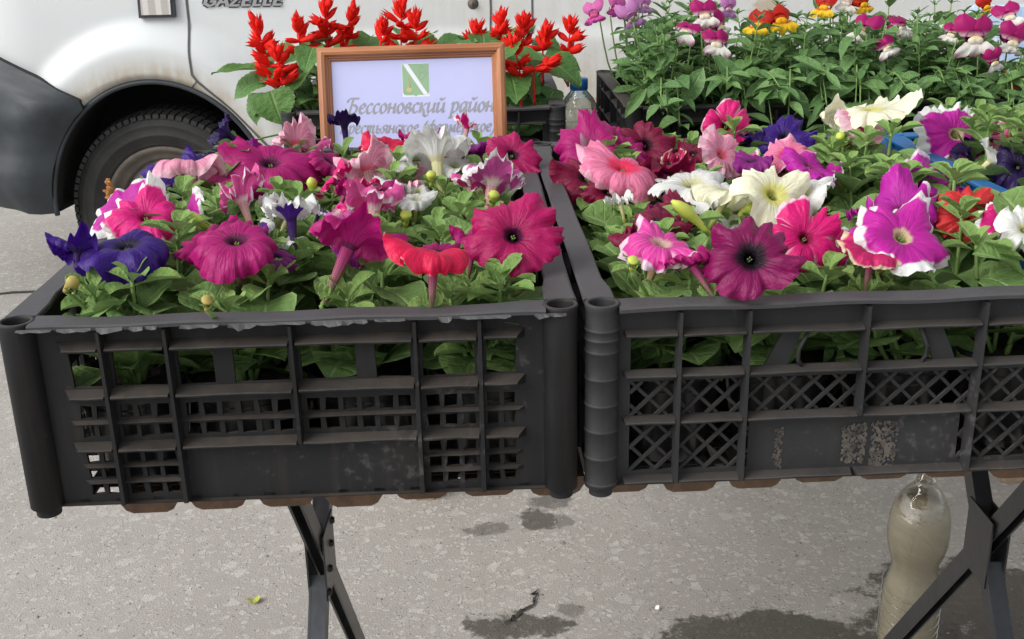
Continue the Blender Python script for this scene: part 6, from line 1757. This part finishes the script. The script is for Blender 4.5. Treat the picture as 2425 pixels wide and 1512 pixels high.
# front-row plants sprawl over the rim of their crate
rr = random.Random(321)
for d_ in DV:
    if d_['r'][0] != 0: continue
    root = d_['o']
    for k in range(2 if d_['r'][1] == 0 else 6):
        px_ = rr.uniform(-0.045,0.045); tip = Vector((px_, rr.uniform(-0.115,-0.060), rr.uniform(0.085,0.185)))
        p0 = Vector((px_*0.3, -0.004, 0.064)); p1 = Vector((px_*0.7, tip.y*0.55, rr.uniform(0.165,0.185)))
        stem(root, [p0, p1, tip], 0.0014, 0.0009)
        for q in range(11):
            t = 0.35+0.65*q/10; p = p0.lerp(p1, t/0.5) if t < 0.5 else p1.lerp(tip, (t-0.5)/0.5)
            aa = q*2.4+rr.uniform(-0.4,0.4); el = rr.uniform(-0.6,0.6); L_ = rr.uniform(0.030,0.052)
            dd = Vector((math.cos(aa)*math.cos(el), math.sin(aa)*math.cos(el)-0.25, math.sin(el)))
            if not inside(DB, Vector(root.location)+p+dd.normalized()*L_, 0.012) and p.z < 0.138 and (DB.i @ (Vector(root.location)+p)).y > -CW/2-0.020: continue
            put_leaf(root, rr.choice(SLm), p, dd, L_, (rr.uniform(-0.4,0.4), -0.5, 0.9), rr.uniform(0.8,1.2))
DESC = {'magwhite': 'magenta and white blooms', 'redyellow': 'red and yellow blooms', 'pinkmag': 'pink and magenta blooms', 'lilacsnap': 'lilac blooms', 'whitesnap': 'white blooms', 'redsnap': 'small red bloom'}
for k, (p, sz, nn, kind) in enumerate(SNAPS):
    p = Vector(p); dv = min(DV, key=lambda d: (d['loc'].xy-p.xy).length+0.004*len(d['fl'])); root, loc = dv['o'], dv['loc']; dv['fl'].append(kind)
    z = Vector(nn).normalized(); x = Vector((0,0,1)).cross(z).normalized(); y = z.cross(x)
    rk = random.Random(k); ro = Matrix.Rotation(rk.uniform(-0.4,0.4), 3, 'Z') @ Matrix.Rotation(rk.uniform(-0.35,0.45), 3, 'X')
    m3 = Matrix((x, y, z)).transposed() @ ro; s_ = sz*0.60
    m4 = (m3 @ Matrix.Diagonal((s_, s_, s_))).to_4x4(); m4.translation = p-loc
    U_, Lo, Pa, Tu = SNM[kind]
    fo = link('flower', U_[k % 4], None, root, m4)
    link('lower_lip', Lo[k % 3], None, fo); link('palate', Pa, None, fo); link('flower_tube', Tu, None, fo)
    e = p-loc-z*sz*0.6
    stem(root, [Vector((0,0,0.10)), Vector((e.x*0.7, e.y*0.7, e.z*0.6)), e], 0.0016, 0.0011)
for k, (a, b_, w_) in enumerate(SNAP_LEAVES):
    a = Vector(a); b_ = Vector(b_); dv = min(DV, key=lambda d: (d['loc'].xy-a.xy).length); L_ = (b_-a).length
    put_leaf(dv['o'], SLm[k % 5], a-dv['loc'], b_-a, L_, (0.1,-0.7,0.6), 0.8*w_/(L_*(0.24+0.05*(k % 5))))
    stem(dv['o'], [Vector((0,0,0.10)), (a-dv['loc'])*0.6+Vector((0,0,0.04)), a-dv['loc']], 0.0014, 0.001, 'stem', 'leaf_stalk')
ORD = ['first','second','third','fourth','fifth','sixth']
for d in DV:
    j, i = d['r']; o = d['o']; o['category'] = 'snapdragon'; o['group'] = 'snapdragons in the back crate'
    if d['fl']: o['label'] = 'snapdragon with %s, %s from the left' % (DESC[d['fl'][0]], ORD[i])+(' in the front row' if j == 0 else ' in the %s row' % ORD[j])
    else: o['label'] = 'leafy snapdragon not in bloom, %s from the left in the %s row' % (ORD[i], 'front' if j == 0 else ORD[j])

# ------------------------------------------------------------ small things on the ground
lf = put_leaf(None, leaf_mesh('fallen_leaf', sh_ovate, 0.85, 9, curve=0.6, fold=0.3, wave=0.08), (-0.500,1.836,0.004), (-0.35,0.9,0.0), 0.030, (0.1,-0.2,1), 1.0, 'fallen_leaf')
lf.data.materials.append(leaf_mat('yellowing_leaf', (0.42,0.47,0.05), (0.50,0.50,0.08), (0.55,0.55,0.2)))
tag(lf, 'small yellow-green leaf fallen on the asphalt left of the table leg', 'leaf')
pt_ = MB(); pt_.add([(0.2555,1.792,0.0035),(0.2625,1.790,0.004),(0.264,1.797,0.009),(0.2575,1.799,0.0065)], [(0,1,2,3)])
tag(pt_.build('paper_scrap', plain('white_scrap', (0.75,0.74,0.70), 0.7)), 'tiny white scrap of paper on the asphalt', 'scrap')
